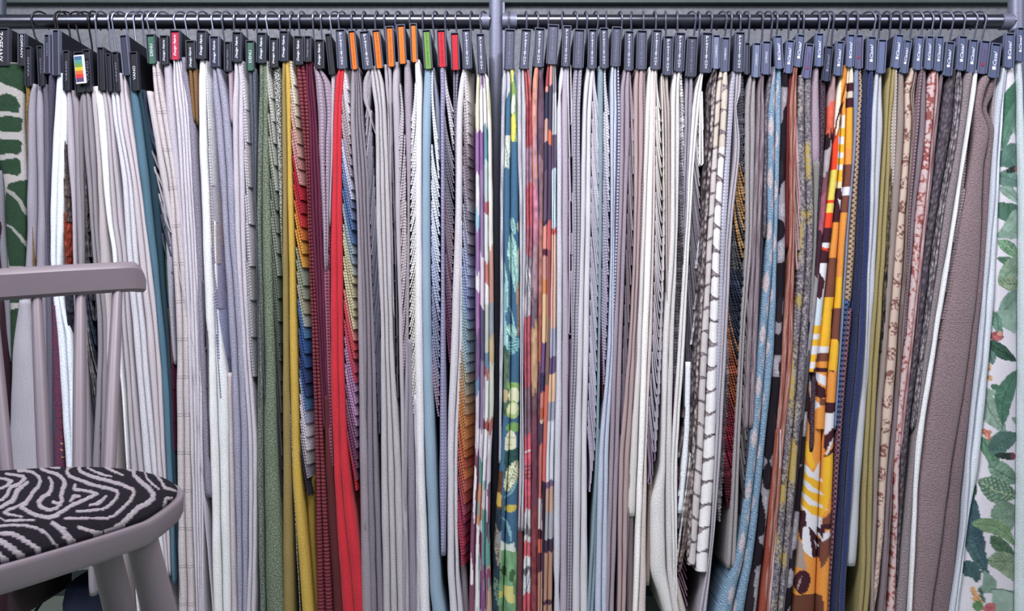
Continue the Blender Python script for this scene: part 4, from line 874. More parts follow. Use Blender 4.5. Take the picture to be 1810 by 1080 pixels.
H('dark hanger over dusty pink dotted knit turning plum', (557,573,557,573,70,121,'n','#24242e',SC,'z'),
  [('F','#b3a4b2,d,#8c7c90',2,[(118,553,566),(150,556,584),(200,560,588),(250,562,584),(330,566,582)],480),
   ('C','fin\\',9,200,480,3.5,[(180,560,566),(330,563,578),(480,568,582)],['#84697c','#7a5468','#6a3a54'],'w',{'w':3,'off':.002}),
   ('F','#5c2f44,d,#8c5468',1,[(390,564,582),(600,573,583),(820,580,588),(1020,590,599)],1112,{'top':340,'off':.004})])
H('slim bare black hanger between the script labels and the grey label of red velvet', (574,585,583,592,60,132,'k','#22222c',None,'z'),
  [('F','#c2b6c2,p',1,[(135,584,592),(200,584,589),(330,582,585)],400,{'off':.004})])
# -- Prestigious heads, left of the post
H('grey hanger over bright red velvet with a rainbow fan of swatches', (593,610,597,614,52,121,'g','#565a70',PR,'g'),
  [('F','#dc0f34,q',1,[(118,599,604),(135,593,602),(200,589,597),(390,584,595),(600,582,597),(820,588,601),(1020,598,620)],1112),
   ('F','#dc0f34,q',1,[(118,603,609),(135,601,608),(200,596,603),(390,594,604),(600,596,606),(820,600,617),(1020,618,641)],1112),
   ('F','#6a0c20,q',1,[(880,622,636),(1080,640,645)],1112,{'top':840,'off':.03}),
   ('C','flap',38,140,868,5,[(122,604,612),(200,602,623),(390,604,631),(600,607,634),(820,613,638),(868,617,634)],['#e8e2ea','#ddd6e2','#cfc6cf','#b3a3ae','#aba2b6','#c2c4dc','#7c8cb8','#5a7eb0','#9fb0c0','#bcc3b4','#c9c09a','#d5c9a4','#d8837a','#d84c5c','#cf4a6c','#b98ab8','#c0aad0','#8c5f84','#7a3f60','#cf1838'],'p',{'w':3.2,'fr':.6})])
H('orange-plated hanger leftmost of the orange ones, taupe grey linen below', (615,628,621,634,54,122,'g','#e0741c',T('Prestigious','stack',.5,.82,.2,'#c2601c'),'g'),
  [('F','#a39aa6,p',1,[(120,621,627),(160,618,628),(200,618,627),(390,630,636),(600,632,643)],1112),
   ('F','#8f8794,p',3,[(120,626,635),(160,627,639),(200,627,641),(330,632,652),(390,635,653),(600,640,662),(820,638,668),(1020,640,675)],1112)])
H('grey hanger between the first two orange plates, with dark slate swatch strands', (635,653,642,660,55,122,'g','#4c5064',PR,'g'),
  [('F','#b1a9b4,p',1,[(120,650,655),(145,640,652),(170,640,650),(200,650,655)],235),
   ('C','thin/',34,170,765,5,[(130,646,657),(200,644,657),(390,652,666),(600,660,673),(765,668,674)],['#b3abb8','#8f8a9a','#6c6c7e','#5c5c70','#55586c'],'p',{'w':3})])
H('second orange-plated hanger, over smooth greige wool folds', (657,672,664,678,53,120,'g','#e0741c',T('Prestigious','stack',.5,.82,.2,'#c2601c'),'g'),
  [('F','#c4bfc6,p',3,[(118,654,670),(150,656,678),(200,662,682),(390,664,690),(600,672,695),(820,672,708),(1020,675,714)],1112)])
H('third orange-plated hanger, with frayed dark edged swatches', (681,696,685,699,47,117,'g','#e0741c',T('Prestigious','stack',.5,.82,.2,'#c2601c'),'g'),
  [('F','#b9b1bd,w',2,[(115,678,690),(150,680,692),(200,684,691),(330,688,692)],560),
   ('C','loop\\',16,150,700,2.6,[(120,688,696),(200,683,693),(390,690,698),(600,695,703),(700,696,704)],['#a59ea8','#8a828e','#6c6674','#625d6c'],'w',{'w':3})])
H('fourth orange-plated hanger, over pale linen with ragged edge', (701,716,705,719,44,112,'g','#e27a20',T('Prestigious','stack',.5,.82,.2,'#ee9a58'),'g'),
  [('F','#beb6c2,w',1,[(110,694,706),(160,692,705),(200,693,707),(390,698,708),(600,704,712),(820,708,718),(1020,713,722)],1112),
   ('C','fin/',16,210,660,4,[(150,703,708),(220,703,716),(390,706,718),(600,708,722),(660,710,722)],['#c0b8c4','#c9bcc2','#b9a6ac'],'w',{'w':3})])
H('tallest orange-plated hanger, rightmost of the five', (724,737,727,739,42,109,'g','#e47c20',T('Prestigious','stack',.5,.82,.2,'#f0a060'),'g'),
  [('F','#a99fae,p',1,[(108,713,724),(160,713,727),(200,715,727),(390,719,724),(600,716,722)],1112),
   ('F','#9a93a4,p',1,[(640,717,730),(820,718,733),(1020,721,737)],1112,{'top':600,'off':.003}),
   ('F','#eceaf0,p',1,[(108,733,742),(150,733,746),(200,735,745),(390,733,745),(600,732,747),(820,736,750),(1020,740,757)],1112),
   ('F','#d6d3dc,v,#a9a6b2',1,[(760,731,738),(820,733,740),(1020,735,745),(1080,732,748)],1112,{'top':700,'off':.002}),
   ('C','fin/',38,200,730,5,[(150,728,736),(220,726,738),(390,724,740),(600,722,739),(730,728,740)],['#e2e0e8','#ebe9ef','#f2f0f4','#e4e2d8','#dcd9d6'],'w',{'w':3,'off':.001})])
H('hanger with the only grass green plate, over sky blue linen', (746,761,750,765,53,121,'g','#71a04c',T('Prestigious','stack',.5,.82,.2,'#5c8a3c'),'g'),
  [('F','#98b4cc,w',1,[(118,750,762),(160,747,763),(200,746,761),(390,744,760),(600,745,763),(820,750,771),(900,754,774),(960,756,776),(1040,758,780),(1080,762,786)],1112),
   ('F','#9298b0,p',1,[(122,763,768),(160,766,773),(200,768,777),(280,772,778)],285,{'off':.012}),
   ('C','fin\\',30,230,735,5,[(125,762,765),(200,761,772),(330,761,777),(600,762,778),(735,764,776)],['#eceff6','#dde2f0','#ccd4ec','#a9b3d2','#8c94b4','#a28aa4'],'w',{'w':3.2})])
H('higher of the two red-plated hangers, lilac weave with pleated dark swatches', (771,788,775,790,53,118,'g','#cc1f34',T('Prestigious','stack',.5,.82,.2,'#a81c30'),'g'),
  [('F','#a9a7c4,d,#8280a0',1,[(116,777,786),(160,778,787),(200,778,786),(390,779,786),(600,778,787),(820,776,790),(960,778,788)],984),
   ('C','fin\\',32,180,640,6,[(120,784,792),(200,784,802),(330,785,803),(500,786,800),(640,787,796)],['#c9c4cf','#8c8898','#777384','#8c7a8a','#74506a','#6c3a58'],'w',{'w':3})])
H('lower of the two red-plated hangers', (796,811,798,813,58,123,'g','#c81c32',None,'g'),
  [('F','#9a97a6,d,#6a6880',2,[(120,800,811),(160,800,808),(220,802,806)],400,{'off':.004})])
H('grey hanger second left of the post, pale cotton with a sunset swatch cascade', (815,833,819,834,52,121,'g','#565a70',PR,'g'),
  [('F','#d9d5de,p',1,[(118,818,822),(140,812,822),(200,806,818),(390,803,817),(600,796,811),(820,790,802),(1000,790,803),(1080,794,808)],1112),
   ('F','#d3cfd9,p',1,[(500,813,817),(600,811,818),(820,802,809),(1000,804,811),(1080,808,818)],1112,{'top':390,'off':.002}),
   ('F','#aaa2ae,w',1,[(1000,811,822),(1080,816,828)],1112,{'top':960,'off':.02}),
   ('C','flap',44,160,1004,4,[(122,820,828),(200,818,836),(390,817,839),(600,813,839),(820,808,836),(1004,808,828)],['#e3dfe6','#cfc6cc','#a89aa4','#8c7f8c','#a59caa','#8c8698','#a8a4b8','#a0a8cc','#8fa0c8','#8fb0c4','#9cb4bc','#b3a898','#b8926c','#cc8446','#cf7640','#c25c4c','#b04c68','#a83a60','#bc2c50'],'p',{'w':3.2})])
H('grey hanger nearest the post on its left, over watercolour brushstroke print', (841,857,844,859,60,129,'g','#4b4f64',PR,'g'),
  [('F','@water',4,[(126,845,857),(140,842,864),(200,840,868),(390,840,871),(600,840,873),(700,840,873),(820,838,868),(950,831,866),(1080,828,870)],1112)])
# -- right of the post
H('first grey hanger right of the post, over teal tropical leaf print', (892,912,891,908,52,122,'g','#585c72',PRD,'g'),
  [('F','#d5d6df,v,#8f94a6',1,[(118,891,895),(140,887,896),(200,886,893),(300,884,891),(390,884,890),(600,883,890),(700,882,888)],820),
   ('F','@leaf',2,[(118,895,907),(140,896,912),(200,893,914),(390,890,917),(600,890,919),(700,889,918),(820,883,917),(900,876,916),(1000,871,915),(1080,868,914)],1112)])
H('grey hanger with crimson and pink print beside white striped cloth', (921,940,917,935,52,121,'g','#565a70',PR,'g'),
  [('F','#d6d5de,v,#a3a3b2',2,[(118,916,927),(150,914,928),(200,914,930),(390,918,930),(600,919,926),(700,919,925),(820,918,927),(900,916,926)],940),
   ('F','#5a4a5c,m,#7a3c3a',1,[(900,914,926),(1080,912,925)],1112,{'top':830,'off':.004}),
   ('F','@red',2,[(118,927,934),(150,928,939),(200,930,941),(390,930,942),(600,926,938),(820,927,939),(1020,925,938)],1112)])
H('grey hanger over coral to mauve brushed print', (945,964,943,960,50,118,'g','#565a70',PR,'g'),
  [('F','@mauve',1,[(116,945,952),(150,941,951),(200,940,950),(390,942,952),(600,938,951),(820,939,951),(1020,938,950)],1112),
   ('F','@rust',1,[(116,951,959),(150,951,962),(200,950,963),(390,952,960),(600,951,958),(820,950,953)],1112)])
H('tallest grey hanger right of the post, over colour block patchwork print', (968,989,966,984,44,113,'g','#5c6076',PRD,'g'),
  [('F','@patch',2,[(110,967,977),(150,964,977),(200,963,976),(390,960,975),(600,957,973),(820,951,966),(1020,950,961)],1112),
   ('F','@patch2',2,[(110,977,982),(150,977,984),(200,976,984),(390,975,983),(600,972,983),(820,965,979),(1020,961,977)],1112)])
H('grey hanger over white lilac cotton with hanging loops', (995,1010,992,1007,46,117,'g','#565a70',PR,'g'),
  [('F','#d6d6e4,p',1,[(114,992,999),(140,988,997),(170,987,992),(200,984,993),(390,984,994),(600,983,994),(820,979,992),(1000,978,990),(1040,980,989),(1080,979,991)],1112),
   ('F','#bcb0c2,p',1,[(114,998,1004),(150,994,1005),(200,993,1005),(390,994,1005),(600,994,1006),(820,992,1005),(1020,990,1004)],1112),
   ('C','loop\\',6,130,600,2.2,[(120,1003,1006),(200,1004,1012),(390,1005,1016),(600,1005,1013)],['#d4d0dc','#c4bdcc'],'p',{'w':3.4})])
H('grey hanger over ribbed silver ticking cloth', (1015,1034,1012,1031,52,120,'g','#565a70',PRD,'g'),
  [('F','#bdb8c6,d,#8c8898',2,[(118,1015,1030),(160,1012,1028),(200,1011,1026),(390,1013,1026),(600,1010,1021),(820,1005,1013),(1020,1003,1011)],1112),
   ('F','#6d5c70,m,#514458',1,[(640,1006,1012),(820,1006,1013)],1112,{'off':.006,'top':600})])
H('grey hanger over crinkled white linen, swatch fan at its right', (1040,1055,1038,1054,52,121,'g','#565a70',PR,'g'),
  [('F','#dad8e2,w',1,[(118,1038,1045),(150,1033,1041),(200,1030,1038),(390,1026,1035),(600,1020,1031),(820,1013,1028),(1020,1011,1026)],1112),
   ('F','#dedce6,w',1,[(118,1045,1052),(150,1041,1049),(200,1038,1046),(390,1035,1045),(600,1031,1042),(820,1028,1038),(1020,1026,1040)],1112),
   ('C','thin\\',36,170,874,6,[(122,1049,1052),(200,1046,1060),(390,1044,1060),(600,1042,1057),(780,1038,1054),(874,1038,1044)],['#dad6e2','#cbc8d6','#bcbacd','#c2c0d4','#b9adc6'],'p',{'w':3})])
H('grey hanger over smoky teal cotton with a pale check cascade', (1060,1075,1060,1075,50,120,'g','#565a70',PR,'g'),
  [('F','#8fa6b4,p',1,[(118,1057,1067),(160,1057,1067),(200,1057,1067),(390,1058,1065),(600,1057,1062),(820,1052,1058),(1020,1041,1047)],1112),
   ('F','#92a6ba,p',1,[(820,1057,1060),(1020,1046,1053)],1112,{'top':760,'off':.002}),
   ('C','fin\\',24,180,705,6,[(122,1068,1071),(200,1067,1078),(390,1065,1079),(600,1062,1074),(705,1060,1068)],['#c5cad6','#d0cfdc','#b8b4ca','#a9a4c0','#b0a9c4','#6c2f4c'],'w',{'w':3})])
H('grey hanger over powder blue cotton', (1082,1099,1079,1096,48,117,'g','#565a70',PRD,'g'),
  [('F','#c6cfe6,p',2,[(114,1081,1090),(150,1079,1090),(200,1079,1091),(390,1080,1087),(600,1075,1085),(820,1058,1076),(1020,1053,1074)],1112),
   ('F','#cfcfdc,d,#5f5f7c',1,[(114,1090,1095),(200,1091,1097),(390,1087,1094),(520,1084,1088)],560)])
H('grey hanger over mauve grey sateen with thin dark strands', (1105,1120,1103,1119,55,124,'g','#565a70',PR,'g'),
  [('F','#ab9cac,p',2,[(120,1103,1114),(160,1097,1113),(200,1096,1114),(390,1093,1108),(600,1084,1101),(820,1077,1094)],1112),
   ('C','thin\\',20,180,825,4,[(130,1113,1117),(200,1113,1122),(390,1108,1121),(600,1102,1112),(825,1092,1100)],['#b3a6b2','#8f8290','#776878'],'p',{'w':2.8})])
H('grey hanger over rose beige herringbone', (1126,1144,1124,1142,54,122,'g','#565a70',PRD,'g'),
  [('F','#bfa7aa,w',2,[(118,1124,1138),(160,1121,1138),(200,1121,1138),(390,1121,1133),(600,1112,1124),(700,1104,1120),(820,1094,1113),(1020,1092,1108)],1112),
   ('F','#c4b6b8,d,#80707c',1,[(118,1137,1141),(200,1138,1143),(390,1133,1138),(600,1124,1128)],1112),
   ('F','#85777c,w',1,[(920,1108,1122),(1020,1108,1122)],1112,{'top':860,'off':.006})])
H('grey hanger over long ivory quilted lengths with loop fringe swatches', (1153,1170,1149,1167,53,122,'g','#565a70',PR,'g'),
  [('F','#e6e1e0,w',1,[(118,1147,1152),(160,1143,1152),(200,1141,1150),(390,1135,1142),(600,1126,1135),(820,1113,1127)],914),
   ('F','#f0eeee,f',1,[(118,1152,1157),(200,1149,1156),(390,1142,1154),(600,1135,1147),(820,1128,1139),(1020,1121,1131)],1112),
   ('F','#dccfcf,p',1,[(118,1157,1161),(200,1155,1160),(390,1154,1158),(600,1147,1153),(820,1139,1144),(1020,1131,1143)],1112),
   ('C','loop\\',34,170,858,4,[(122,1160,1166),(200,1159,1174),(390,1158,1177),(600,1153,1172),(820,1143,1160),(858,1144,1152)],['#efeae6','#e2dcd8','#d8d2d8','#cdc6d0','#c2bccc','#9c8aa4'],'w',{'w':3.2})])
H('low grey hanger over short oatmeal cloth beside the ivory quilted lengths', (1173,1190,1171,1188,64,132,'g','#50546a',PR,'g'),
  [('F','#bfb1ae,p',2,[(128,1170,1182),(160,1173,1183),(200,1175,1186),(390,1177,1186)],700,{'off':.003})])
H('grey hanger over cream wool that billows out at the bottom', (1194,1212,1191,1208,58,126,'g','#50546a',PR,'g'),
  [('F','#e6e4e6,p',1,[(122,1191,1198),(160,1188,1196),(200,1187,1195),(390,1186,1195),(600,1173,1184),(820,1168,1178),(900,1150,1178),(1000,1150,1180),(1060,1168,1190)],1112),
   ('F','#dedadc,p',1,[(122,1198,1204),(160,1196,1202),(200,1195,1202),(390,1195,1199),(600,1184,1192),(820,1178,1188),(1000,1180,1190),(1080,1190,1202)],1112),
   ('F','#cfc3c0,p',1,[(900,1188,1192),(1000,1188,1196),(1080,1200,1214)],1112,{'top':860,'off':.003}),
   ('C','fin\\',26,150,830,4,[(126,1202,1208),(200,1202,1211),(390,1199,1212),(600,1192,1202),(830,1186,1192)],['#efedf0','#c9c5d0','#8f8a9a','#6e6468','#7c7a8c','#5c2c44'],'k',{'w':3.4}),
   ('F','#a89a8c,p',1,[(880,1148,1156),(1020,1143,1152)],1040,{'top':830,'off':.012})])
H('low grey hanger over lilac grey slub cloth', (1215,1233,1211,1230,65,135,'g','#474a5e',PRD,'g'),
  [('F','#b3abb8,v,#857f90',2,[(132,1213,1225),(160,1212,1226),(200,1211,1224),(390,1209,1213)],620,{'off':.002})])
H('grey hanger over a glossy white loop and dense thread fringe', (1240,1260,1238,1256,58,128,'g','#50546a',PR,'g'),
  [('F','#eceaec,p',2,[(124,1240,1244),(150,1231,1242),(200,1224,1236),(390,1213,1222),(600,1200,1212),(720,1192,1204),(850,1186,1198),(1000,1190,1198)],1112),
   ('C','loop\\',2,130,300,1.2,[(124,1240,1244),(200,1236,1246),(300,1236,1246)],['#f0eef0'],'p',{'w':5}),
   ('C','thin\\',30,200,760,6,[(180,1222,1236),(390,1221,1240),(600,1211,1228),(760,1202,1212)],['#dcd8da','#b0aab2','#8a8490','#5f5a66','#4d4956'],'p',{'w':2.8,'off':.006}),
   ('C','thin\\',16,820,1075,3.5,[(780,1190,1200),(900,1192,1206),(1000,1196,1216),(1075,1204,1218)],['#6e4460','#4a2840','#8c6a80'],'p',{'w':3,'off':.006})])
H('narrow block-lettered hanger with frayed black and white bobble yarn', (1259,1273,1258,1272,62,121,'c','#8088a6',CM,'g'),
  [('F','#8f8488,k,#2f2830',1,[(118,1262,1267),(150,1252,1258),(200,1250,1256),(390,1238,1246),(600,1226,1234)],800),
   ('F','#cbbfbf,k,#3c3038',1,[(118,1263,1270),(150,1258,1267),(200,1256,1264),(390,1245,1252),(600,1233,1240),(820,1222,1229)],985),
   ('C','fringe/',9,420,1000,3,[(390,1236,1250),(600,1223,1240),(820,1199,1222),(1000,1196,1218)],['#e2e2ea','#d0cdd4','#8c8084','#e6eaf2'],'k',{'w':4,'off':.002}),
   ('F','#e3e8f2,f',1,[(760,1210,1220),(820,1206,1216),(900,1199,1208)],908,{'top':640,'off':-.004}),
   ('C','fringe/',7,900,1010,4,[(820,1212,1224),(1010,1202,1216)],['#a5938e','#8f7c78'],'k',{'w':4,'off':.003})])
H('block-lettered hanger over ivory pebble relief cloth', (1275,1290,1273,1288,66,126,'c','#5f6580',CM,'g'),
  [('F','@stone',1,[(124,1273,1279),(160,1268,1276),(200,1264,1274),(390,1253,1263),(600,1240,1253),(820,1229,1243),(980,1217,1232)],1000),
   ('F','@stone',1,[(124,1279,1286),(160,1276,1288),(200,1275,1286),(390,1263,1276),(600,1254,1270),(820,1243,1265),(980,1232,1254)],1011,{'off':-.003})])
H('wide grey stacked-letter hanger standing right of the two block-lettered plates', (1299,1317,1297,1314,57,127,'g','#50546a',PR,'g'),
  [('F','#dcdae2,d,#a3a3b8',1,[(124,1297,1302),(160,1291,1300),(200,1288,1298),(390,1276,1286),(600,1269,1276)],760),
   ('F','#bcb6c2,p',2,[(124,1302,1312),(160,1301,1311),(190,1299,1303),(250,1300,1309),(390,1286,1296),(600,1275,1286),(820,1263,1274),(960,1256,1262),(1080,1236,1250)],1112),
   ('C','fin\\',26,620,925,5,[(600,1284,1292),(700,1278,1290),(820,1272,1283),(925,1266,1276)],['#8c868c','#6e686e','#8f8a90'],'k',{'w':3.4,'off':.003})])
H('thin dark-sided hanger half hidden behind the wide grey one, checked orange and navy swatches', (1316,1325,1315,1324,76,131,'n','#50536a',None,'g'),
  [('C','fin\\',24,150,560,5,[(135,1310,1318),(200,1303,1318),(390,1297,1320),(560,1285,1308)],['#5c6070','#6c6c7c','#c79a64','#cfa26a','#6b6a72','#5c5a62'],'k',{'w':3.6}),
   ('C','fin\\',30,480,900,6,[(480,1288,1318),(600,1284,1310),(820,1276,1299),(900,1275,1292)],['#4a546c','#37415c','#3c4860','#b87a4c','#b05c3c','#a02a48','#9c1c40','#8c2040','#6c2038'],'k',{'w':3.6,'off':.002})])
H('low block-lettered hanger with bright rim over stone grey sateen', (1331,1345,1328,1342,76,136,'c','#7c86a8',CM,'g'),
  [('F','#a9a3a8,p',2,[(132,1325,1339),(160,1321,1337),(200,1318,1337),(390,1319,1333),(600,1308,1318),(820,1296,1309),(960,1288,1304)],1006)])
H('block-lettered hanger nearest the square-logo plates, over thin striped sheets', (1347,1363,1345,1361,73,131,'c','#646c8c',CM,'g'),
  [('F','#a89ba4,v,#6c5c68',2,[(128,1344,1352),(160,1341,1351),(200,1339,1353),(390,1332,1347),(600,1322,1340)],760),
   ('C','thin\\',22,560,880,4,[(500,1318,1330),(600,1317,1332),(820,1308,1320),(880,1306,1318)],['#9a958f','#7d7a7c','#8f8684','#55525a'],'p',{'w':3}),
   ('F','#5c5a66,m,#3d3a48',1,[(390,1346,1356),(600,1332,1342),(820,1318,1326)],1000,{'top':250,'off':.008})])
H('leftmost square-logo hanger, over sky blue and sand zigzag leaf weave', (1367,1382,1371,1384,63,121,'c','#6c779c',CA,'g'),
  [('F','#8b8490,k,#5c5664',1,[(118,1362,1370),(160,1357,1366),(200,1353,1360),(300,1352,1358)],420,{'off':.004}),
   ('F','@zig',1,[(118,1367,1375),(160,1362,1373),(200,1359,1372),(390,1358,1370),(600,1342,1358),(820,1322,1339),(960,1305,1322),(1080,1268,1298)],1112),
   ('F','@zig',1,[(118,1375,1383),(160,1373,1384),(200,1372,1383),(390,1370,1377),(600,1358,1372),(820,1339,1351),(960,1322,1338),(1080,1298,1319)],1112)])
H('low square-logo hanger with bright logo square over black and stone monochrome print', (1390,1404,1385,1399,71,129,'c','#6c74a0',CA,'g'),
  [('F','@bw',1,[(126,1384,1395),(160,1383,1394),(200,1382,1391),(390,1377,1390),(600,1372,1385),(820,1352,1369),(960,1338,1352),(1080,1318,1340)],1112)])
H('square-logo hanger over rust and blush striped silk', (1408,1423,1402,1416,61,118,'c','#646e90',CA,'g'),
  [('F','#7a2c30,p',1,[(116,1399,1404),(160,1394,1400),(200,1391,1398),(390,1390,1398)],440,{'off':.003}),
   ('F','#c69488,v,#8a4a42',2,[(116,1403,1411),(160,1399,1409),(200,1397,1409),(390,1397,1406),(600,1384,1403),(820,1368,1384)],1112),
   ('F','#a8503c,p',1,[(820,1366,1376),(1020,1349,1363),(1080,1343,1358)],1112,{'top':760,'off':-.001}),
   ('F','#d0c2cc,p',1,[(820,1378,1381),(1020,1363,1368),(1080,1357,1362)],1112,{'top':760,'off':-.002}),
   ('C','fringe\\',6,250,480,3,[(200,1406,1411),(390,1406,1416),(480,1404,1414)],['#cdb4b8','#c4a4a8'],'p',{'w':3})])
H('mauve-plated hanger with faint square left of the widest gap in the blue-grey row', (1424,1438,1417,1432,78,138,'c','#6a6a98',CAM,'g'),
  [('F','@mottle:p',1,[(132,1413,1424),(160,1412,1424),(200,1411,1423),(390,1415,1428),(600,1402,1416),(820,1384,1398),(1020,1364,1382)],1112),
   ('F','@mottle:p',1,[(132,1424,1434),(160,1424,1436),(200,1423,1437),(390,1428,1440),(600,1416,1430),(820,1398,1412),(1020,1382,1392)],1112)])
H('tall square-logo hanger over translucent mauve to mint voile', (1441,1456,1440,1453,59,117,'c','#66729a',CA,'g'),
  [('F','#b09cae,p',1,[(114,1442,1450),(150,1437,1451),(200,1436,1452),(260,1436,1452)],290),
   ('F','#98948e,m,#787a7c',1,[(280,1438,1453),(330,1440,1450),(390,1440,1447),(500,1436,1441)],560,{'top':285,'off':.001})])
H('lowest dark square-logo hanger in the row, plum and grey cloth', (1459,1472,1453,1466,82,143,'n','#3a4060',T('Casal','upi',.45,.42,.5,1),'g'),
  [('F','#3a2c3a,m,#5c4a58',1,[(138,1453,1464),(200,1452,1463),(300,1450,1458),(390,1447,1455)],800,{'off':.004}),
   ('F','@bw',1,[(390,1440,1449),(600,1430,1437),(820,1412,1426),(1020,1390,1408)],1112,{'top':250,'off':.003})])
H('square-logo hanger over rose, orange and black abstract print', (1478,1492,1473,1487,73,133,'c','#5f6a90',CA,'g'),
  [('F','@pinkr',1,[(128,1473,1480),(160,1468,1480),(200,1466,1478),(300,1458,1468),(390,1450,1460),(600,1430,1438)],1112,{'off':.002})])
H('square-logo hanger over orange, mustard and white geometric leaf print', (1497,1511,1495,1508,61,118,'c','#6a76a0',CA,'g'),
  [('F','@geo',1,[(114,1493,1500),(140,1487,1499),(180,1480,1490),(230,1475,1488),(300,1472,1485),(390,1459,1475),(490,1445,1464),(600,1434,1453)],660),
   ('F','@geo',1,[(690,1430,1462),(820,1424,1457),(950,1413,1452),(1080,1404,1447)],1112,{'top':560,'off':.012}),
   ('F','@geo',1,[(114,1499,1505),(140,1499,1503),(180,1491,1500),(300,1486,1496),(390,1475,1488),(490,1464,1482),(600,1453,1473),(650,1449,1468),(700,1446,1466)],760,{'off':.003}),
   ('F','@geo',1,[(114,1504,1508),(140,1503,1511),(180,1500,1511),(300,1496,1510),(390,1488,1500),(490,1482,1493),(600,1473,1487),(730,1462,1480),(820,1457,1477),(950,1452,1474),(1080,1447,1471)],1112,{'off':.002})])
H('mauve-plated hanger with a red square, first right of the geometric leaf print', (1512,1525,1510,1524,62,121,'c','#62628a',T('Casal','upi',.42,.42,.42,'#74688c'),'g'),
  [('F','#8892b4,p',1,[(118,1512,1520),(160,1511,1520),(200,1511,1518),(390,1499,1503),(600,1486,1489)],760),
   ('F','#b9a58c,b,#6c4e3c',1,[(118,1519,1524),(160,1520,1526),(200,1516,1524),(390,1503,1517),(480,1496,1511),(520,1493,1508)],540),
   ('F','#4c6a94,b,#1f2c4c',1,[(540,1490,1506),(600,1486,1500),(700,1481,1490)],760,{'top':530}),
   ('F','#94666a,b,#35284c',1,[(560,1498,1506),(640,1491,1499),(820,1477,1485),(900,1473,1479)],1112,{'top':545,'off':-.001})])
H('square-logo hanger over royal navy velvet', (1533,1548,1531,1546,65,124,'c','#5c688c',CA,'g'),
  [('F','#22305f,f',1,[(120,1530,1538),(160,1525,1535),(200,1523,1534),(390,1518,1529),(600,1504,1520),(820,1486,1500),(1020,1473,1488)],1112),
   ('F','#2c3d78,f',1,[(120,1538,1545),(160,1535,1545),(200,1534,1544),(390,1529,1539),(600,1520,1531),(820,1500,1511),(1020,1488,1499)],1112)])
H('smooth-plated hanger without readable lettering over pearl grey satin', (1551,1567,1548,1563,70,129,'c','#6a76a0',None,'g'),
  [('F','#ccd2e0,p',1,[(126,1549,1555),(160,1546,1554),(200,1543,1553),(390,1538,1545),(600,1531,1534)],760),
   ('F','#c6cad4,w',1,[(126,1555,1561),(160,1554,1562),(200,1553,1563),(390,1545,1555),(600,1532,1543),(820,1511,1528),(960,1500,1521)],1003,{'off':.001})])
H('steeply tilted square-logo hanger over olive yellow cotton', (1582,1598,1576,1589,61,120,'c','#6a76a0',CA,'g'),
  [('F','#ab9c68,p',2,[(116,1576,1583),(150,1570,1582),(200,1567,1578),(390,1556,1570),(600,1541,1557),(820,1529,1545),(1020,1523,1541),(1080,1519,1536)],1112),
   ('F','#dcdae0,d,#a3968c',1,[(116,1582,1588),(150,1580,1588),(200,1578,1588),(300,1573,1585)],330),
   ('C','loop/',8,330,620,3,[(300,1573,1584),(390,1569,1580),(620,1557,1562)],['#b3a684','#8c8068','#4c4440'],'k',{'w':4,'off':.003})])
H('low square-logo hanger over plain taupe twill', (1598,1611,1590,1603,71,129,'c','#5f6a90',CA,'g'),
  [('F','#a3948f,w',1,[(126,1590,1600),(160,1589,1601),(200,1588,1601),(390,1575,1590),(600,1561,1572),(820,1546,1556),(1020,1541,1548)],1112),
   ('F','#3f3630,m,#6c5c50',1,[(390,1570,1577),(600,1556,1562),(820,1545,1549)],1112,{'off':.008})])
H('square-logo hanger over sand cloth with small brown rosettes', (1618,1633,1614,1627,64,123,'c','#66729a',CA,'g'),
  [('F','@rose',1,[(120,1612,1620),(140,1605,1617),(170,1602,1611),(200,1602,1614),(390,1588,1604),(600,1570,1592),(820,1557,1574),(960,1553,1563),(1080,1540,1550)],1112),
   ('F','#a89690,v,#6e5a58',2,[(120,1620,1624),(140,1617,1622),(170,1611,1618),(200,1614,1618),(390,1604,1609),(600,1592,1595)],1112)])
H('square-logo hanger with plain mauve taupe and beaded tweed', (1636,1651,1634,1646,64,122,'c','#66729a',CA,'g'),
  [('F','#a8949a,d,#6a545e',1,[(120,1627,1633),(160,1622,1630),(200,1618,1628),(330,1609,1615),(390,1607,1610)],600),
   ('F','#8f7f8a,p',1,[(120,1632,1640),(160,1630,1640),(200,1628,1640),(390,1610,1621),(600,1595,1601),(820,1574,1581),(1020,1560,1570)],1112)])
H('square-logo hanger over blush cloth with red coral embroidery', (1654,1668,1650,1663,64,125,'c','#5f6a90',CA,'g'),
  [('F','@redf',1,[(122,1648,1660),(160,1641,1657),(200,1640,1653),(390,1621,1635),(500,1612,1624),(600,1602,1613),(820,1582,1592),(960,1580,1588),(1080,1570,1583)],1112),
   ('F','#d0b6ba,v,#9a5f5c',1,[(160,1656,1660),(200,1653,1656),(390,1634,1640),(600,1612,1617)],800)])
H('tilted square-logo hanger over narrow plum tweed', (1672,1687,1666,1681,74,134,'c','#4f5a7c',CA,'g'),
  [('F','#9a8a94,v,#5c4a56',1,[(130,1664,1671),(160,1660,1668),(200,1655,1663),(300,1646,1652),(390,1638,1641)],600)])
H('square-logo hanger over dark grey brocade with knotted relief', (1693,1710,1690,1704,64,124,'c','#5c688c',CA,'g'),
  [('F','#756c76,k,#463e4a',1,[(120,1686,1694),(145,1674,1694),(200,1668,1690),(390,1640,1659),(600,1617,1632),(820,1590,1606),(960,1588,1594)],1040,{'amp':1.2}),
   ('F','#b5acb5,k,#544c58',2,[(120,1694,1700),(150,1694,1702),(200,1690,1698),(390,1659,1668),(600,1632,1639),(820,1606,1612)],760,{'amp':1.2})])
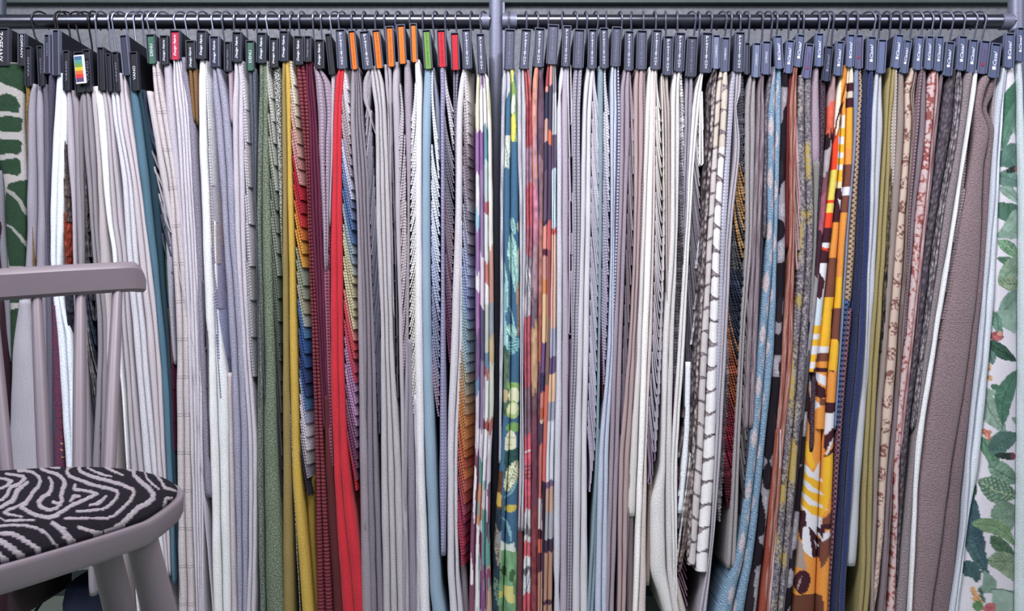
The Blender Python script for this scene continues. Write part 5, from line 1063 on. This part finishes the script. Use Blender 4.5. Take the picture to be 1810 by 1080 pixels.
H('square-logo hanger over grey wool edged with white fleece', (1713,1729,1708,1722,70,128,'c','#5f6a90',CA,'g'),
  [('F','#998c94,f',1,[(126,1709,1722),(160,1703,1718),(200,1698,1713),(390,1668,1684),(600,1639,1649),(820,1612,1617),(1020,1590,1609)],1112),
   ('F','#e3e4ea,f',1,[(126,1722,1730),(160,1718,1726),(200,1713,1719),(390,1684,1691),(600,1649,1659),(820,1617,1628),(1020,1609,1616)],1112,{'off':-.002}),
   ('C','fin/',9,270,640,2.6,[(240,1706,1714),(330,1698,1711),(390,1691,1703),(500,1675,1690),(640,1658,1670)],['#b9a6aa','#a8959c','#8c7a84','#a68f94'],'f',{'w':5.5,'off':.005})])
H('mauve-plated hanger with a small red square, second from the right of its kind', (1733,1750,1726,1742,72,130,'c','#62628a',CAM,'g'),
  [('F','#8c7680,f',1,[(128,1727,1738),(200,1716,1728),(300,1702,1712)],420,{'off':.012})])
H('low square-logo hanger over thick dusty rose faux fur with an S-shaped curl', (1752,1769,1745,1763,77,137,'c','#5c678c',CA,'g'),
  [('F','#9a838a,f',1,[(134,1738,1756),(160,1728,1744),(190,1724,1738),(230,1724,1752),(300,1716,1743),(390,1700,1740),(500,1684,1734),(600,1664,1722),(820,1630,1688),(1020,1616,1660),(1080,1612,1652)],1112),
   ('F','#8b757d,f',1,[(134,1755,1766),(160,1744,1764),(190,1738,1750),(230,1750,1763),(300,1742,1757),(390,1739,1752),(500,1733,1742),(600,1721,1733),(820,1687,1712),(1020,1658,1694),(1080,1650,1686)],1112,{'off':.004})])
H('tall dark-sided square-logo hanger over white satin and tropical leaf print', (1776,1793,1775,1790,59,119,'c','#5f6a90',CA,'g'),
  [('F','#b8aab0,f',1,[(130,1762,1771),(200,1760,1764),(300,1755,1758),(390,1751,1753)],600,{'off':.01}),
   ('F','#cfd6e6,p',1,[(114,1775,1780),(150,1768,1777),(200,1763,1772),(300,1756,1765),(390,1750,1758),(600,1733,1741),(820,1711,1718),(940,1703,1709),(1080,1682,1692)],1112),
   ('F','#dfe8f6,p',1,[(114,1779,1784),(150,1776,1781),(200,1772,1777),(300,1765,1770),(390,1757,1769),(600,1741,1757),(820,1718,1736),(940,1709,1712),(1080,1691,1697)],1112,{'off':.001}),
   ('F','@trop',1,[(114,1784,1797),(150,1781,1801),(200,1777,1802),(300,1771,1805),(390,1768,1806),(600,1757,1805),(820,1736,1804),(940,1712,1802),(1080,1694,1801)],1112,{'off':.003,'amp':.2})])
H('rightmost square-logo hanger, beside the end of the rail, with mint white cloth edge', (1796,1810,1796,1808,49,108,'c','#5f6a90',CA,'g'),
  [('F','#cfdde4,p',1,[(104,1798,1808),(150,1802,1812),(200,1803,1814),(390,1806,1822),(1080,1801,1830)],1112)])
